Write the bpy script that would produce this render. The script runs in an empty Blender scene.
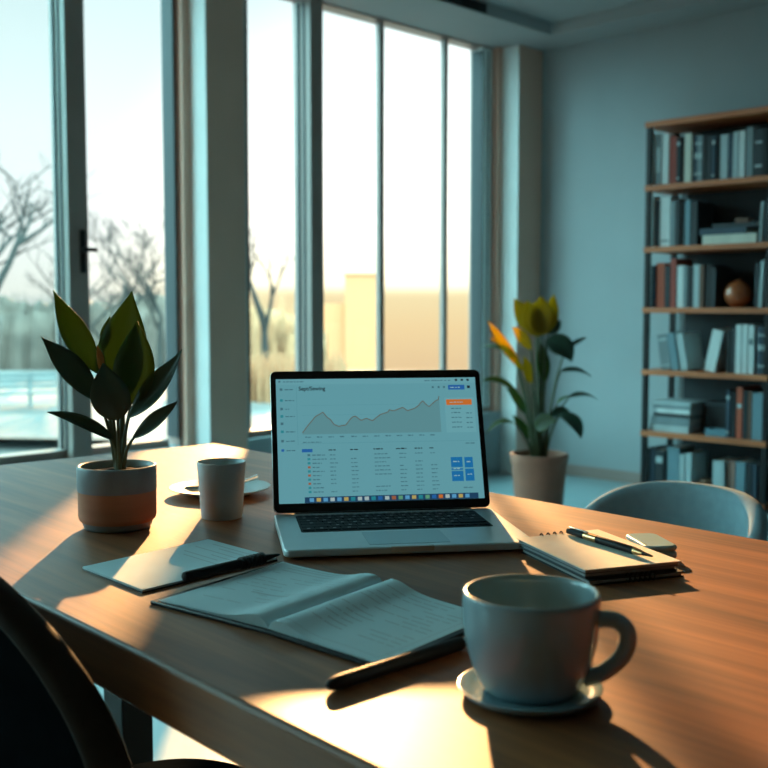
import bpy, bmesh, math, random
from mathutils import Vector, Matrix
S = bpy.context.scene
COL = S.collection
R = math.radians
random.seed(7)

# ---------------------------------------------------------------- camera
CZ, PITCH, FPX = 1.06, R(4.2), 1066.7
cd = bpy.data.cameras.new('camera'); cam = bpy.data.objects.new('camera', cd); COL.objects.link(cam)
cam.location = (0, 0, CZ); cam.rotation_euler = (R(90) - PITCH, 0, 0)
cd.sensor_width = 36; cd.lens = 36 * FPX / 768; cd.clip_start = .02; cd.clip_end = 500
cd.dof.use_dof = True; cd.dof.focus_distance = 1.37; cd.dof.aperture_fstop = 6.6
S.camera = cam
# ---------------------------------------------------------------- sky
W = bpy.data.worlds.new('sky'); S.world = W; W.use_nodes = True
nt = W.node_tree; nt.nodes.clear()
def wn(t, **k):
    n = nt.nodes.new(t)
    for a, b in k.items(): setattr(n, a, b)
    return n
tc = wn('ShaderNodeTexCoord'); sep = wn('ShaderNodeSeparateXYZ'); nt.links.new(tc.outputs['Generated'], sep.inputs[0])
def wramp(stops):
    mr = wn('ShaderNodeMapRange'); mr.inputs['From Min'].default_value = -.2; mr.inputs['From Max'].default_value = .8
    nt.links.new(sep.outputs['Z'], mr.inputs['Value'])
    r = wn('ShaderNodeValToRGB'); e = r.color_ramp.elements
    while len(e) > 1: e.remove(e[-1])
    for i, (z, c) in enumerate(stops):
        p = (z + .2) / 1.0
        el = e[0] if i == 0 else e.new(p)
        el.position = p; el.color = (*[v / 4 for v in c], 1)
    nt.links.new(mr.outputs[0], r.inputs[0]); return r
cool = wramp([(-.2, (.10, .15, .17)), (-.05, (.16, .22, .235)), (-.008, (.22, .28, .285)), (.012, (.50, .495, .45)), (.07, (.56, .57, .55)),
              (.16, (.52, .575, .575)), (.28, (.385, .475, .48)), (.36, (.9, 1.8, 1.9)), (.7, (1.8, 3.9, 4.0))])
warm = wramp([(-.2, (.20, .18, .16)), (-.07, (.42, .285, .16)), (-.02, (.48, .345, .185)), (.010, (.50, .395, .225)), (.020, (.95, .80, .55)),
              (.07, (1.2, 1.1, .95)), (.2, (.95, 1.0, .95)), (.30, (.85, .95, .95)), (.38, (1.0, 1.9, 2.0)), (.7, (1.8, 3.9, 4.0))])
far = wramp([(-.2, (.10, .17, .19)), (-.01, (.22, .34, .36)), (.012, (1.1, 1.9, 2.0)), (.12, (1.4, 3.0, 3.2)), (.3, (1.8, 3.8, 4.0)), (.8, (1.9, 3.9, 4.0))])
SUN_AZ, SUN_EL = R(-2.7), R(15.5)          # azimuth from +Y towards +X
dot = wn('ShaderNodeVectorMath', operation='DOT_PRODUCT'); dot.inputs[1].default_value = (math.sin(R(2.0)), math.cos(R(2.0)), 0)
nt.links.new(tc.outputs['Generated'], dot.inputs[0])
gl = wn('ShaderNodeMapRange', interpolation_type='SMOOTHSTEP'); gl.inputs['From Min'].default_value = .945; gl.inputs['From Max'].default_value = .998
nt.links.new(dot.outputs['Value'], gl.inputs['Value'])
mx = wn('ShaderNodeMix', data_type='RGBA'); nt.links.new(gl.outputs[0], mx.inputs[0])
nt.links.new(cool.outputs[0], mx.inputs[6]); nt.links.new(warm.outputs[0], mx.inputs[7])
bg = wn('ShaderNodeBackground'); bg.inputs['Strength'].default_value = 4.0
fa = wn('ShaderNodeMapRange', interpolation_type='SMOOTHSTEP'); fa.inputs['From Min'].default_value = .90; fa.inputs['From Max'].default_value = .60
dh = wn('ShaderNodeVectorMath', operation='DOT_PRODUCT'); nh = wn('ShaderNodeVectorMath', operation='NORMALIZE'); fl = wn('ShaderNodeVectorMath', operation='MULTIPLY'); fl.inputs[1].default_value = (1, 1, 0)
nt.links.new(tc.outputs['Generated'], fl.inputs[0]); nt.links.new(fl.outputs[0], nh.inputs[0]); nt.links.new(nh.outputs[0], dh.inputs[0]); dh.inputs[1].default_value = (0, 1, 0)
nt.links.new(dh.outputs['Value'], fa.inputs['Value'])
mx2 = wn('ShaderNodeMix', data_type='RGBA'); nt.links.new(fa.outputs[0], mx2.inputs[0]); nt.links.new(mx.outputs[2], mx2.inputs[6]); nt.links.new(far.outputs[0], mx2.inputs[7])
nt.links.new(mx2.outputs[2], bg.inputs['Color'])
wo = wn('ShaderNodeOutputWorld'); nt.links.new(bg.outputs[0], wo.inputs[0])
# ---------------------------------------------------------------- sun
sl = bpy.data.lights.new('sun', 'SUN'); sl.energy = 5.4; sl.color = (1.0, .50, .19); sl.angle = R(.9)
so = bpy.data.objects.new('sun', sl); COL.objects.link(so)
sdir = Vector((math.sin(SUN_AZ) * math.cos(SUN_EL), math.cos(SUN_AZ) * math.cos(SUN_EL), math.sin(SUN_EL)))
so.rotation_euler = sdir.to_track_quat('Z', 'Y').to_euler(); so.location = sdir * 30
S.view_settings.view_transform = 'Standard'; S.view_settings.look = 'None'
S.view_settings.gamma = 1; S.view_settings.use_curve_mapping = False
S.view_settings.exposure = 1.12
S.cycles.use_denoising = True
S.cycles.max_bounces = 10; S.cycles.diffuse_bounces = 5; S.cycles.transparent_max_bounces = 12
S.cycles.sample_clamp_indirect = 6; S.cycles.caustics_reflective = False; S.cycles.caustics_refractive = False

# ---------------------------------------------------------------- helpers
def ray(x, y):
    r, u = x - 384, 384 - y
    return Vector((r, FPX * math.cos(PITCH) + u * math.sin(PITCH), -FPX * math.sin(PITCH) + u * math.cos(PITCH)))
def onz(x, y, z):
    d = ray(x, y); k = (z - CZ) / d.z; return Vector((d.x * k, d.y * k, z))
def onY(x, y, Y):
    d = ray(x, y); k = Y / d.y; return Vector((d.x * k, Y, CZ + d.z * k))

class B:
    def __init__(s): s.bm = bmesh.new(); s.mi = 0
    def face(s, vs):
        try:
            f = s.bm.faces.new(vs); f.material_index = s.mi; f.smooth = True; return f
        except ValueError: return None
    def box(s, lo, hi, m=None):
        vs = []
        for z in (lo[2], hi[2]):
            for x, y in ((lo[0], lo[1]), (hi[0], lo[1]), (hi[0], hi[1]), (lo[0], hi[1])):
                v = Vector((x, y, z)); vs.append(s.bm.verts.new(m @ v if m else v))
        for q in ((3, 2, 1, 0), (4, 5, 6, 7), (0, 1, 5, 4), (1, 2, 6, 5), (2, 3, 7, 6), (3, 0, 4, 7)): s.face([vs[i] for i in q])
        return s
    def poly(s, pts):
        s.face([s.bm.verts.new(Vector(p)) for p in pts]); return s
    def loft(s, rings, cap0=True, cap1=True):
        rv = [[s.bm.verts.new(Vector(p)) for p in r] for r in rings]
        n = len(rv[0])
        for a, b in zip(rv, rv[1:]):
            for i in range(n): s.face([a[i], a[(i + 1) % n], b[(i + 1) % n], b[i]])
        if cap0: s.face(rv[0][::-1])
        if cap1: s.face(rv[-1])
        return s
    def prism(s, pts, z0, z1, fn=None):
        fn = fn or (lambda x, y, z: (x, y, z))
        return s.loft([[fn(x, y, z0) for x, y in pts], [fn(x, y, z1) for x, y in pts]])
    def lathe(s, prof, seg=48, c=(0, 0, 0)):
        rv = []
        for r, z in prof:
            if r < 1e-6: rv.append([s.bm.verts.new((c[0], c[1], c[2] + z))])
            else: rv.append([s.bm.verts.new((c[0] + r * math.cos(2 * math.pi * i / seg), c[1] + r * math.sin(2 * math.pi * i / seg), c[2] + z)) for i in range(seg)])
        for a, b in zip(rv, rv[1:]):
            for i in range(seg):
                j = (i + 1) % seg
                if len(a) == 1 and len(b) == 1: continue
                if len(a) == 1: s.face([a[0], b[j], b[i]])
                elif len(b) == 1: s.face([a[i], a[j], b[0]])
                else: s.face([a[i], a[j], b[j], b[i]])
        return s
    def tube(s, pts, rad, seg=12, cap=True):
        pts = [Vector(p) for p in pts]
        if not hasattr(rad, '__len__'): rad = [rad] * len(pts)
        rings = []; up = None
        for i, p in enumerate(pts):
            t = (pts[min(i + 1, len(pts) - 1)] - pts[max(i - 1, 0)]).normalized()
            if up is None:
                up = Vector((0, 0, 1)) if abs(t.z) < .9 else Vector((1, 0, 0))
            a = t.cross(up).normalized(); up = a.cross(t).normalized()
            rings.append([p + (a * math.cos(2 * math.pi * k / seg) + up * math.sin(2 * math.pi * k / seg)) * rad[i] for k in range(seg)])
        return s.loft(rings, cap, cap)
    def grid(s, fn, nu, nv):
        g = [[s.bm.verts.new(Vector(fn(i / nu, j / nv))) for j in range(nv + 1)] for i in range(nu + 1)]
        for i in range(nu):
            for j in range(nv): s.face([g[i][j], g[i + 1][j], g[i + 1][j + 1], g[i][j + 1]])
        return s
    def sphere(s, c, r, seg=24, rings=14, sq=(1, 1, 1)):
        prof = [(r * math.sin(math.pi * i / rings), -r * math.cos(math.pi * i / rings)) for i in range(rings + 1)]
        prof[0] = (0, -r); prof[-1] = (0, r)
        n0 = len(s.bm.verts); s.lathe(prof, seg)
        s.bm.verts.ensure_lookup_table()
        for v in s.bm.verts[n0:]: v.co = Vector((v.co.x * sq[0] + c[0], v.co.y * sq[1] + c[1], v.co.z * sq[2] + c[2]))
        return s
    def build(s, name, mats, parent=None, bevel=0, seg=2, sharp=35, solid=0, fixn=True):
        if fixn: bmesh.ops.recalc_face_normals(s.bm, faces=s.bm.faces[:])
        me = bpy.data.meshes.new(name); s.bm.to_mesh(me); s.bm.free()
        for m in (mats if isinstance(mats, (list, tuple)) else [mats]): me.materials.append(m)
        me.shade_smooth(); me.set_sharp_from_angle(angle=R(sharp))
        o = bpy.data.objects.new(name, me); COL.objects.link(o)
        if parent: o.parent = parent
        if solid:
            md = o.modifiers.new('solid', 'SOLIDIFY'); md.thickness = solid; md.offset = 0
        if bevel:
            md = o.modifiers.new('bevel', 'BEVEL'); md.width = bevel; md.segments = seg; md.limit_method = 'ANGLE'; md.angle_limit = R(40)
            md.harden_normals = False
        return o
def tag(o, label, cat, group=None, kind=None):
    o['label'] = label; o['category'] = cat
    if group: o['group'] = group
    if kind: o['kind'] = kind
    return o
def thing(name, label, cat, loc=(0, 0, 0), rz=0, group=None, kind=None):
    o = bpy.data.objects.new(name, None); COL.objects.link(o); o.empty_display_size = .05
    o.location = loc; o.rotation_euler = (0, 0, rz); return tag(o, label, cat, group, kind)

def mat(name, col, rough=.5, metal=0, noise=0, scale=8, bump=0, bscale=60, coat=0, emis=None, estr=1, trans=0, tcol=None, spec=.5, stretch=None, col2=None, sheen=0):
    m = bpy.data.materials.new(name); m.use_nodes = True; t = m.node_tree; p = t.nodes['Principled BSDF']
    p.inputs['Base Color'].default_value = (*col, 1); p.inputs['Roughness'].default_value = rough; p.inputs['Metallic'].default_value = metal
    p.inputs['Specular IOR Level'].default_value = spec; p.inputs['Coat Weight'].default_value = coat; p.inputs['Sheen Weight'].default_value = sheen
    if emis:
        p.inputs['Emission Color'].default_value = (*emis, 1); p.inputs['Emission Strength'].default_value = estr
    c = t.nodes.new('ShaderNodeTexCoord'); mp = t.nodes.new('ShaderNodeMapping'); t.links.new(c.outputs['Object'], mp.inputs[0])
    if stretch: mp.inputs['Scale'].default_value = stretch
    if noise or col2:
        n = t.nodes.new('ShaderNodeTexNoise'); n.inputs['Scale'].default_value = scale; n.inputs['Detail'].default_value = 5
        t.links.new(mp.outputs[0], n.inputs['Vector'])
        r = t.nodes.new('ShaderNodeValToRGB'); a, b = r.color_ramp.elements
        a.position = .3; b.position = .7
        a.color = (*[v * (1 - noise) for v in col], 1); b.color = (*(col2 if col2 else [min(1, v * (1 + noise)) for v in col]), 1)
        t.links.new(n.outputs['Fac'], r.inputs[0]); t.links.new(r.outputs[0], p.inputs['Base Color'])
    if bump:
        n2 = t.nodes.new('ShaderNodeTexNoise'); n2.inputs['Scale'].default_value = bscale; n2.inputs['Detail'].default_value = 3
        t.links.new(mp.outputs[0], n2.inputs['Vector'])
        bp = t.nodes.new('ShaderNodeBump'); bp.inputs['Strength'].default_value = bump; bp.inputs['Distance'].default_value = .002
        t.links.new(n2.outputs['Fac'], bp.inputs['Height']); t.links.new(bp.outputs[0], p.inputs['Normal'])
    if trans:
        tr = t.nodes.new('ShaderNodeBsdfTranslucent'); tr.inputs['Color'].default_value = (*(tcol or col), 1)
        ms = t.nodes.new('ShaderNodeMixShader'); ms.inputs[0].default_value = trans
        t.links.new(p.outputs[0], ms.inputs[1]); t.links.new(tr.outputs[0], ms.inputs[2])
        t.links.new(ms.outputs[0], t.nodes['Material Output'].inputs[0])
    return m
def wood(name, c1, c2, c3, rough=.35, axis=0, sc=1.0, planks=0, coat=0, spec=.5):
    m = bpy.data.materials.new(name); m.use_nodes = True; t = m.node_tree; p = t.nodes['Principled BSDF']
    N = t.nodes.new; L = t.links.new
    c = N('ShaderNodeTexCoord'); mp = N('ShaderNodeMapping'); L(c.outputs['Object'], mp.inputs[0])
    s = [14 * sc, 14 * sc, 14 * sc]; s[axis] = 1.1 * sc; mp.inputs['Scale'].default_value = s
    n = N('ShaderNodeTexNoise'); n.inputs['Scale'].default_value = 1.6; n.inputs['Detail'].default_value = 7; n.inputs['Distortion'].default_value = .6
    L(mp.outputs[0], n.inputs['Vector'])
    mp2 = N('ShaderNodeMapping'); L(c.outputs['Object'], mp2.inputs[0]); s2 = [150 * sc] * 3; s2[axis] = 4 * sc; mp2.inputs['Scale'].default_value = s2
    n2 = N('ShaderNodeTexNoise'); n2.inputs['Scale'].default_value = 1; n2.inputs['Detail'].default_value = 3; L(mp2.outputs[0], n2.inputs['Vector'])
    r = N('ShaderNodeValToRGB'); e = r.color_ramp.elements; e[0].position = .28; e[0].color = (*c1, 1); e[1].position = .72; e[1].color = (*c3, 1)
    k = e.new(.5); k.color = (*c2, 1); L(n.outputs['Fac'], r.inputs[0])
    mxx = N('ShaderNodeMix'); mxx.data_type = 'RGBA'; mxx.blend_type = 'MULTIPLY'; mxx.inputs[0].default_value = .45
    L(r.outputs[0], mxx.inputs[6]); r2 = N('ShaderNodeValToRGB'); r2.color_ramp.elements[0].position = .3; r2.color_ramp.elements[0].color = (.45, .4, .38, 1); r2.color_ramp.elements[1].position = .6
    L(n2.outputs['Fac'], r2.inputs[0]); L(r2.outputs[0], mxx.inputs[7])
    L(mxx.outputs[2], p.inputs['Base Color'])
    p.inputs['Roughness'].default_value = rough; p.inputs['Specular IOR Level'].default_value = spec; p.inputs['Coat Weight'].default_value = coat; p.inputs['Coat Roughness'].default_value = .32
    bp = N('ShaderNodeBump'); bp.inputs['Strength'].default_value = .12; bp.inputs['Distance'].default_value = .001
    L(n2.outputs['Fac'], bp.inputs['Height']); L(bp.outputs[0], p.inputs['Normal'])
    return m
def emit(name, col, s=.37):
    m = bpy.data.materials.new(name); m.use_nodes = True; t = m.node_tree; p = t.nodes['Principled BSDF']
    p.inputs['Base Color'].default_value = (*[v * .1 for v in col], 1); p.inputs['Roughness'].default_value = .35
    p.inputs['Emission Color'].default_value = (*col, 1); p.inputs['Emission Strength'].default_value = s; p.inputs['Specular IOR Level'].default_value = .2
    return m
def glass_pane():
    m = bpy.data.materials.new('pane_glass'); m.use_nodes = True; t = m.node_tree; t.nodes.remove(t.nodes['Principled BSDF'])
    tr = t.nodes.new('ShaderNodeBsdfTransparent'); tr.inputs[0].default_value = (.95, .98, .98, 1)
    g = t.nodes.new('ShaderNodeBsdfGlossy'); g.inputs['Roughness'].default_value = .02
    fr = t.nodes.new('ShaderNodeFresnel'); fr.inputs['IOR'].default_value = 1.4
    ge = t.nodes.new('ShaderNodeNewGeometry'); sb = t.nodes.new('ShaderNodeMath'); sb.operation = 'SUBTRACT'; sb.inputs[0].default_value = 1; t.links.new(ge.outputs['Backfacing'], sb.inputs[1])
    mu = t.nodes.new('ShaderNodeMath'); mu.operation = 'MULTIPLY'; t.links.new(fr.outputs[0], mu.inputs[0]); t.links.new(sb.outputs[0], mu.inputs[1])
    ms = t.nodes.new('ShaderNodeMixShader'); t.links.new(mu.outputs[0], ms.inputs[0]); t.links.new(tr.outputs[0], ms.inputs[1]); t.links.new(g.outputs[0], ms.inputs[2])
    t.links.new(ms.outputs[0], t.nodes['Material Output'].inputs[0]); return m

M = {}
M['wall'] = mat('wall_paint', (.34, .39, .41), .7, noise=.04, scale=3, bump=.05, bscale=200)
M['wallback'] = mat('slate_paint', (.09, .13, .15), .7, noise=.05, scale=3)
M['ceil'] = mat('ceiling_paint', (.37, .39, .40), .8, noise=.03, scale=2)
M['lit_face'] = mat('window_lit_pale', (.72, .78, .78), .5, noise=.03)  # side faces catching window light: that brightness is put into the colour
M['col'] = mat('column_paint_taupe', (.72, .45, .35), .6, noise=.04, scale=3)
M['floor'] = mat('floor_pale_resin', (.26, .38, .42), .3, noise=.06, scale=2)
M['frame'] = mat('window_frame_grey', (.33, .245, .22), .42, noise=.05, scale=5)
M['seal'] = mat('window_seal_dark', (.02, .025, .03), .6)
M['blackmetal'] = mat('black_metal', (.012, .013, .015), .4, metal=.4, noise=.2, scale=20)
M['glass'] = glass_pane()
M['table'] = wood('table_walnut', (.15, .044, .013), (.32, .102, .031), (.47, .165, .052), .46, 0, 1.0, spec=.6)
M['tableleg'] = mat('dark_steel', (.005, .006, .007), .6, spec=.25, metal=0, noise=.2, scale=15)
M['shelfwood'] = wood('shelf_oak', (.42, .11, .035), (.56, .155, .052), (.66, .20, .07), .5, 1, 1.4)
M['white_ceramic'] = mat('pale_ceramic', (.24, .37, .42), .18, noise=.03, scale=10, coat=.3)
M['cup_ceramic'] = mat('matte_white_ceramic', (.47, .59, .63), .42, noise=.05, scale=14, bump=.06, bscale=120)
M['steel'] = mat('spoon_steel', (.62, .64, .65), .22, metal=1)
M['alu'] = mat('laptop_aluminium', (.66, .76, .79), .38, metal=.4, noise=.02, scale=40)
M['alu_dark'] = mat('trackpad_glass', (.46, .58, .63), .32, metal=.4)
M['key'] = mat('key_black', (.006, .006, .007), .6, spec=.2)
M['legend'] = mat('key_legend', (.30, .34, .36), .5)
M['bezel'] = mat('bezel_black', (.008, .008, .009), .25)
M['rubber'] = mat('rubber_black', (.012, .012, .013), .6)
M['paper'] = mat('page_paper', (.70, .88, .92), .8, noise=.04, scale=12, bump=.1, bscale=40)
M['ink'] = mat('page_print', (.56, .67, .70), .8)
M['blackcover'] = mat('cover_black', (.012, .014, .018), .5, noise=.2, scale=30)
M['kraft'] = mat('cover_kraft', (.96, .92, .80), .75, noise=.06, scale=25, bump=.1, bscale=150)
M['greycover'] = mat('cover_slate', (.10, .13, .15), .6, noise=.1, scale=20)
M['edge'] = mat('page_edges', (.34, .37, .38), .8, noise=.25, scale=60, stretch=(1, 1, 40))
M['gold'] = mat('pen_gold', (.85, .48, .22), .25, metal=1)
M['plastic_b'] = mat('pen_black', (.008, .010, .013), .5, noise=.1, scale=20, spec=.3)
M['device'] = mat('device_white', (.38, .64, .72), .35, coat=.2, noise=.02)
M['terra'] = wood('pot_terracotta_band', (.30, .15, .09), (.36, .19, .115), (.40, .22, .14), .7, 2, .8)
M['terra'] = mat('pot_terracotta', (.56, .29, .18), .75, noise=.1, scale=6, bump=.25, bscale=50, stretch=(1, 1, 8))
M['glaze'] = mat('pot_glaze_grey', (.27, .33, .36), .45, noise=.12, scale=30, bump=.1)
M['soil'] = mat('soil', (.035, .022, .014), .95, noise=.5, scale=60, bump=.9, bscale=150)
M['leaf'] = mat('leaf_green', (.045, .090, .026), .38, noise=.25, scale=9, trans=.42, tcol=(.16, .24, .025), bump=.15, bscale=90, stretch=(1, 1, 1))
M['leafd'] = mat('leaf_deep_green', (.040, .088, .062), .36, noise=.25, scale=9, trans=.18, tcol=(.10, .13, .03), bump=.15, bscale=90)
M['leafy'] = mat('leaf_sunlit_yellow', (.14, .13, .018), .45, noise=.25, scale=8, trans=.6, tcol=(.75, .50, .03))  # leaves with the sun behind them: yellow backlight is put into the leaf colour
M['stem'] = mat('stem_green', (.055, .075, .03), .5, noise=.2, scale=20)
M['sheath'] = mat('sheath_amber', (.55, .33, .12), .6, trans=.5, tcol=(.7, .34, .08))
M['potbrown'] = mat('floor_pot_clay', (.40, .165, .11), .7, noise=.12, scale=8, bump=.2)
M['chair'] = mat('chair_fabric', (.21, .34, .39), .85, noise=.06, scale=60, bump=.3, bscale=500, sheen=.1)
M['chairlegs'] = mat('chair_legs', (.03, .03, .032), .45, metal=.5)
M['darkchair'] = mat('dark_leather', (.006, .008, .010), .8, spec=0, noise=.15, scale=40, bump=.15, bscale=300)
M['rimchair'] = mat('dark_leather_rim', (.026, .019, .015), .7, spec=.2, noise=.15, scale=40)

# ---------------------------------------------------------------- room
RA = R(45.5); KX, KY = .993, 6.80           # room corner; local x along the window wall, local y outwards
ROOM = Matrix.Translation((KX, KY, 0)) @ Matrix.Rotation(RA, 4, 'Z')
def room_inv(t, y): v = ROOM @ Vector((t, y, 0)); return v.x, v.y
def inroom(o): o.matrix_world = ROOM; return o
def struct(name, b, m, label, cat, parent=None, **k):
    o = b.build(name, m, parent, **k)
    if not parent: inroom(o); tag(o, label, cat, kind='structure')
    return o
T0, YB, CH, SILL = -9.4, -6.6, 2.645, .395
struct('floor', B().box((T0 - .2, YB - .2, -.12), (.2, .45, 0)), M['floor'], 'pale glossy floor of the office', 'floor')
b = B(); TW = .275
b.box((T0 - .2, YB - .2, CH + .07), (.2, .30, CH + .2))
b.box((T0 - .2, -TW, CH), (.2, .30, CH + .08)); b.box((T0 - .2, YB - .2, CH), (.2, YB + TW, CH + .08))
b.box((-TW - .02, YB + TW, CH), (.2, -TW, CH + .08)); b.box((T0 - .2, YB + TW, CH), (T0 + TW, -TW, CH + .08))
struct('ceiling', b, M['ceil'], 'grey ceiling with a shallow recessed tray', 'ceiling')
struct('wall_right', B().box((0, YB - .2, 0), (.2, .45, CH + .05)), M['wall'], 'blue grey wall behind the bookcase', 'wall')
struct('wall_back', B().box((T0 - .2, YB - .2, 0), (.2, YB, CH + .05)), M['wallback'], 'dark slate wall behind the viewer', 'wall')
struct('wall_left', B().box((T0 - .2, YB - .2, 0), (T0, .45, CH + .05)), M['wallback'], 'dark slate wall at the far left end of the room', 'wall')
struct('wall_window', B().box((T0, .12, 0), (0, .30, SILL)), M['wall'], 'low wall under the tall windows', 'wall')
struct('baseboard_right', B().box((-.012, YB, 0), (0, 0, .07)), M['frame'], 'grey baseboard along the bookcase wall', 'baseboard')
cols = [(-.239, 0), (-2.574, -2.357), (-4.90, -4.683), (-7.22, -7.0), (T0, T0 + .22)]
for i, (a, c) in enumerate(cols):
    b = B(); b.box((a, 0, 0), (c, .295, CH + .02))
    b.box((a - (.045 if i < 4 else 0), .125, 0), (c + (.06 if i > 0 else 0), .295, CH + .02))
    tb_ = struct(f'trim_{i+1}', b, M['col'], ['pale column in the corner by the floor plant', 'broad pale column between the left window and the middle windows', 'pale column left of the left window',
           'pale column further left along the window wall', 'pale column at the far left end'][i], 'column', bevel=.002)
    rv = B(); rv.box((a - .004, .0, SILL * 0), (a, .125, CH)); rv.box((c, .0, 0), (c + .004, .125, CH)); rv.build('lit_face', M['lit_face'], tb_)  # thin skins on the column sides, window light painted in as a paler tone
def window(n, a, c, mulls, label, handle=False):
    w = bpy.data.objects.new(f'window_{n}', None); COL.objects.link(w); inroom(w); tag(w, label, 'window', kind='structure')
    FW = .03 if n == 2 else .085
    fr = B()
    for t0, t1 in ((a, a + FW), (c - FW, c)):
        fr.box((t0, .165, SILL), (t1, .27, CH)); 
    fr.box((a + .08, .175, SILL), (c - .08, .26, SILL + .035)); fr.box((a + .04, .175, CH - .010), (c - .04, .26, CH))
    fr.build('window_frame', M['frame'], w, bevel=.003)
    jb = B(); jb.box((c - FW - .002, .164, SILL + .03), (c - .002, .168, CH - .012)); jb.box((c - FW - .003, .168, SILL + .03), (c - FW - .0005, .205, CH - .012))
    if n == 1: jb.build('jamb_lit_face', M['lit_face'], w)  # pale skin over the frame, light on the jamb painted into its colour
    sb = B()
    for t0, t1 in ((a + .03, a + .04), (c - .04, c - .03), (a + FW + .0005, a + FW + .006), (c - FW - .006, c - FW - .0005)):
        sb.box((t0, .162, SILL + .04), (t1, .25, CH - .03))
    sb.build('seal', M['seal'], w)
    edges = [a + FW]
    for t0, t1, wide in mulls:
        mb = B()
        if wide:
            mb.box((t0, .12, SILL), (t1, .235, CH)); mb.box((t0 + .01, .20, SILL + .01), (t1 - .01, .27, CH - .01))
            mo = mb.build('mullion', [M['frame']], w, bevel=.003)
            s2 = B(); s2.box((t0 - .004, .165, SILL + .03), (t0 + .006, .178, CH - .03)); s2.box((t0 - .006, .205, SILL + .03), (t0 + .006, .222, CH - .03)); s2.box((t1 - .006, .205, SILL + .03), (t1 + .005, .222, CH - .03))
            s2.build('seal', M['seal'], mo)
        else:
            mb.box((t0, .195, SILL + .02), (t1, .228, CH - .005)); mb.build('mullion', M['frame'], w, bevel=.003)
        edges += [t0 + .005, t1 - .005]
    edges.append(c - FW)
    for t0, t1 in zip(edges[::2], edges[1::2]):
        B().box((t0 - .004, .208, SILL + .03), (t1 + .004, .214, CH - .006)).build('glass_pane', M['glass'], w)
    return w
w2 = window(1, -2.297, -.299, [(-1.832, -1.745, 1), (-1.252, -1.214, 0), (-.708, -.672, 0)], 'tall window behind the laptop with warm sunrise glow')
w1 = window(2, -4.623, -2.606, [(-3.216, -3.122, 1), (-3.93, -3.88, 0)], 'tall window behind the small plant with black handle')
window(3, -6.94, -4.96, [(-6.45, -6.36, 1), (-5.6, -5.55, 0)], 'tall window next along the wall beyond the left pair')
window(4, -9.12, -7.28, [(-8.6, -8.51, 1), (-7.9, -7.85, 0)], 'tall window at the far left end')
# handle on the wide mullion of the left window
h = B(); h.box((-3.166, .106, 1.200), (-3.142, .121, 1.385)); hp = h.build('handle_plate', M['blackmetal'], w1, bevel=.003)
h = B(); h.tube([(-3.153, .112, 1.300), (-3.153, .080, 1.300)], .013); h.box((-3.170, .070, 1.291), (-3.105, .086, 1.309)); h.build('handle_lever', M['blackmetal'], hp, bevel=.003)
# linear diffuser on the vertical face of the ceiling tray
v = thing('ceiling_vent', 'black linear air vent in the ceiling tray edge above the middle windows', 'vent'); inroom(v)
B().box((-2.75, -TW - .004, CH + .006), (-.90, -TW + .02, CH + .058)).build('vent_frame', M['blackmetal'], v)
for zz in (.018, .032, .046):
    B().box((-2.73, -TW - .007, CH + zz - .002), (-.92, -TW, CH + zz + .002)).build('vent_blade', M['seal'], v)

# ---------------------------------------------------------------- table
TA = R(-48.4)
table = thing('dining_table', 'long walnut table with thick top holding the laptop', 'table', (0, 0, 0), TA)
TZ = .75
B().box((-2.045, .457, TZ - .055), (.22, 1.305, TZ)).build('tabletop', M['table'], table, bevel=.005, seg=3)
for u in (-1.68, -.25):
    lg = B(); lg.box((u - .035, .855, .03), (u + .035, .915, TZ - .067)); lo = lg.build('leg', M['tableleg'], table, bevel=.003)
    B().box((u - .04, .56, 0), (u + .04, 1.21, .03)).build('foot', M['tableleg'], lo, bevel=.003)
    B().box((u - .04, .60, TZ - .067), (u + .04, 1.17, TZ - .055)).build('bracket', M['tableleg'], lo)

# ---------------------------------------------------------------- laptop
LYAW, LW, LD, LT, LL, TILT = .158, .319, .228, .0125, .2135, .356
lap = thing('laptop', 'silver open laptop showing a dashboard with a line chart', 'laptop', (0.0, 1.530, TZ), LYAW)
def rrect(x0, y0, x1, y1, r, n=6):
    o = []
    for cx, cy, a0 in ((x1 - r, y1 - r, 0), (x0 + r, y1 - r, 90), (x0 + r, y0 + r, 180), (x1 - r, y0 + r, 270)):
        for i in range(n + 1):
            a = R(a0 + 90 * i / n); o.append((cx + r * math.cos(a), cy + r * math.sin(a)))
    return o
base = B()
base.prism(rrect(-LW / 2, -LD, LW / 2, .004, .012), .003, LT)
bo = base.build('base', [M['alu']], lap, bevel=.0018, seg=2)
nb = B(); nb.box((-.027, -LD - .0012, .0065), (.027, -LD + .004, LT + .0002)); nb.build('opening_notch', mat('notch_aluminium', (.55, .50, .45), .4, metal=.6), bo)
for x in (-.13, .13):
    for y in (-.02, -.195): 
        B().lathe([(0, 0), (.006, 0), (.006, .0035), (0, .0035)], 16, (x, y, 0)).build('rubber_foot', M['rubber'], bo)
kb = B(); kb.prism(rrect(-.130, -.127, .130, -.017, .004), LT, LT + .0004); ko = kb.build('keyboard', M['key'], lap)
def key(x0, x1, y0, y1, legend=True):
    k = B(); k.prism(rrect(x0, y0, x1, y1, .0016, 3), LT + .0005, LT + .0016)
    if legend:
        k.mi = 1; cx, cy = (x0 + x1) / 2, (y0 + y1) / 2
        k.box((cx - .0022, cy - .0012, LT + .00155), (cx + .0022, cy + .0016, LT + .0018))
    k.build('key', [M['key'], M['legend']], ko)
rows = [[1] * 13 + [1.0], [1] * 13 + [1.5], [1.5] + [1] * 13, [1.8] + [1] * 11 + [1.7], [2.3] + [1] * 10 + [2.2], [1, 1, 1, 1.25, 5.3, 1.25, 1, .95, .95, .95]]
yy = -.0195
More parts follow.
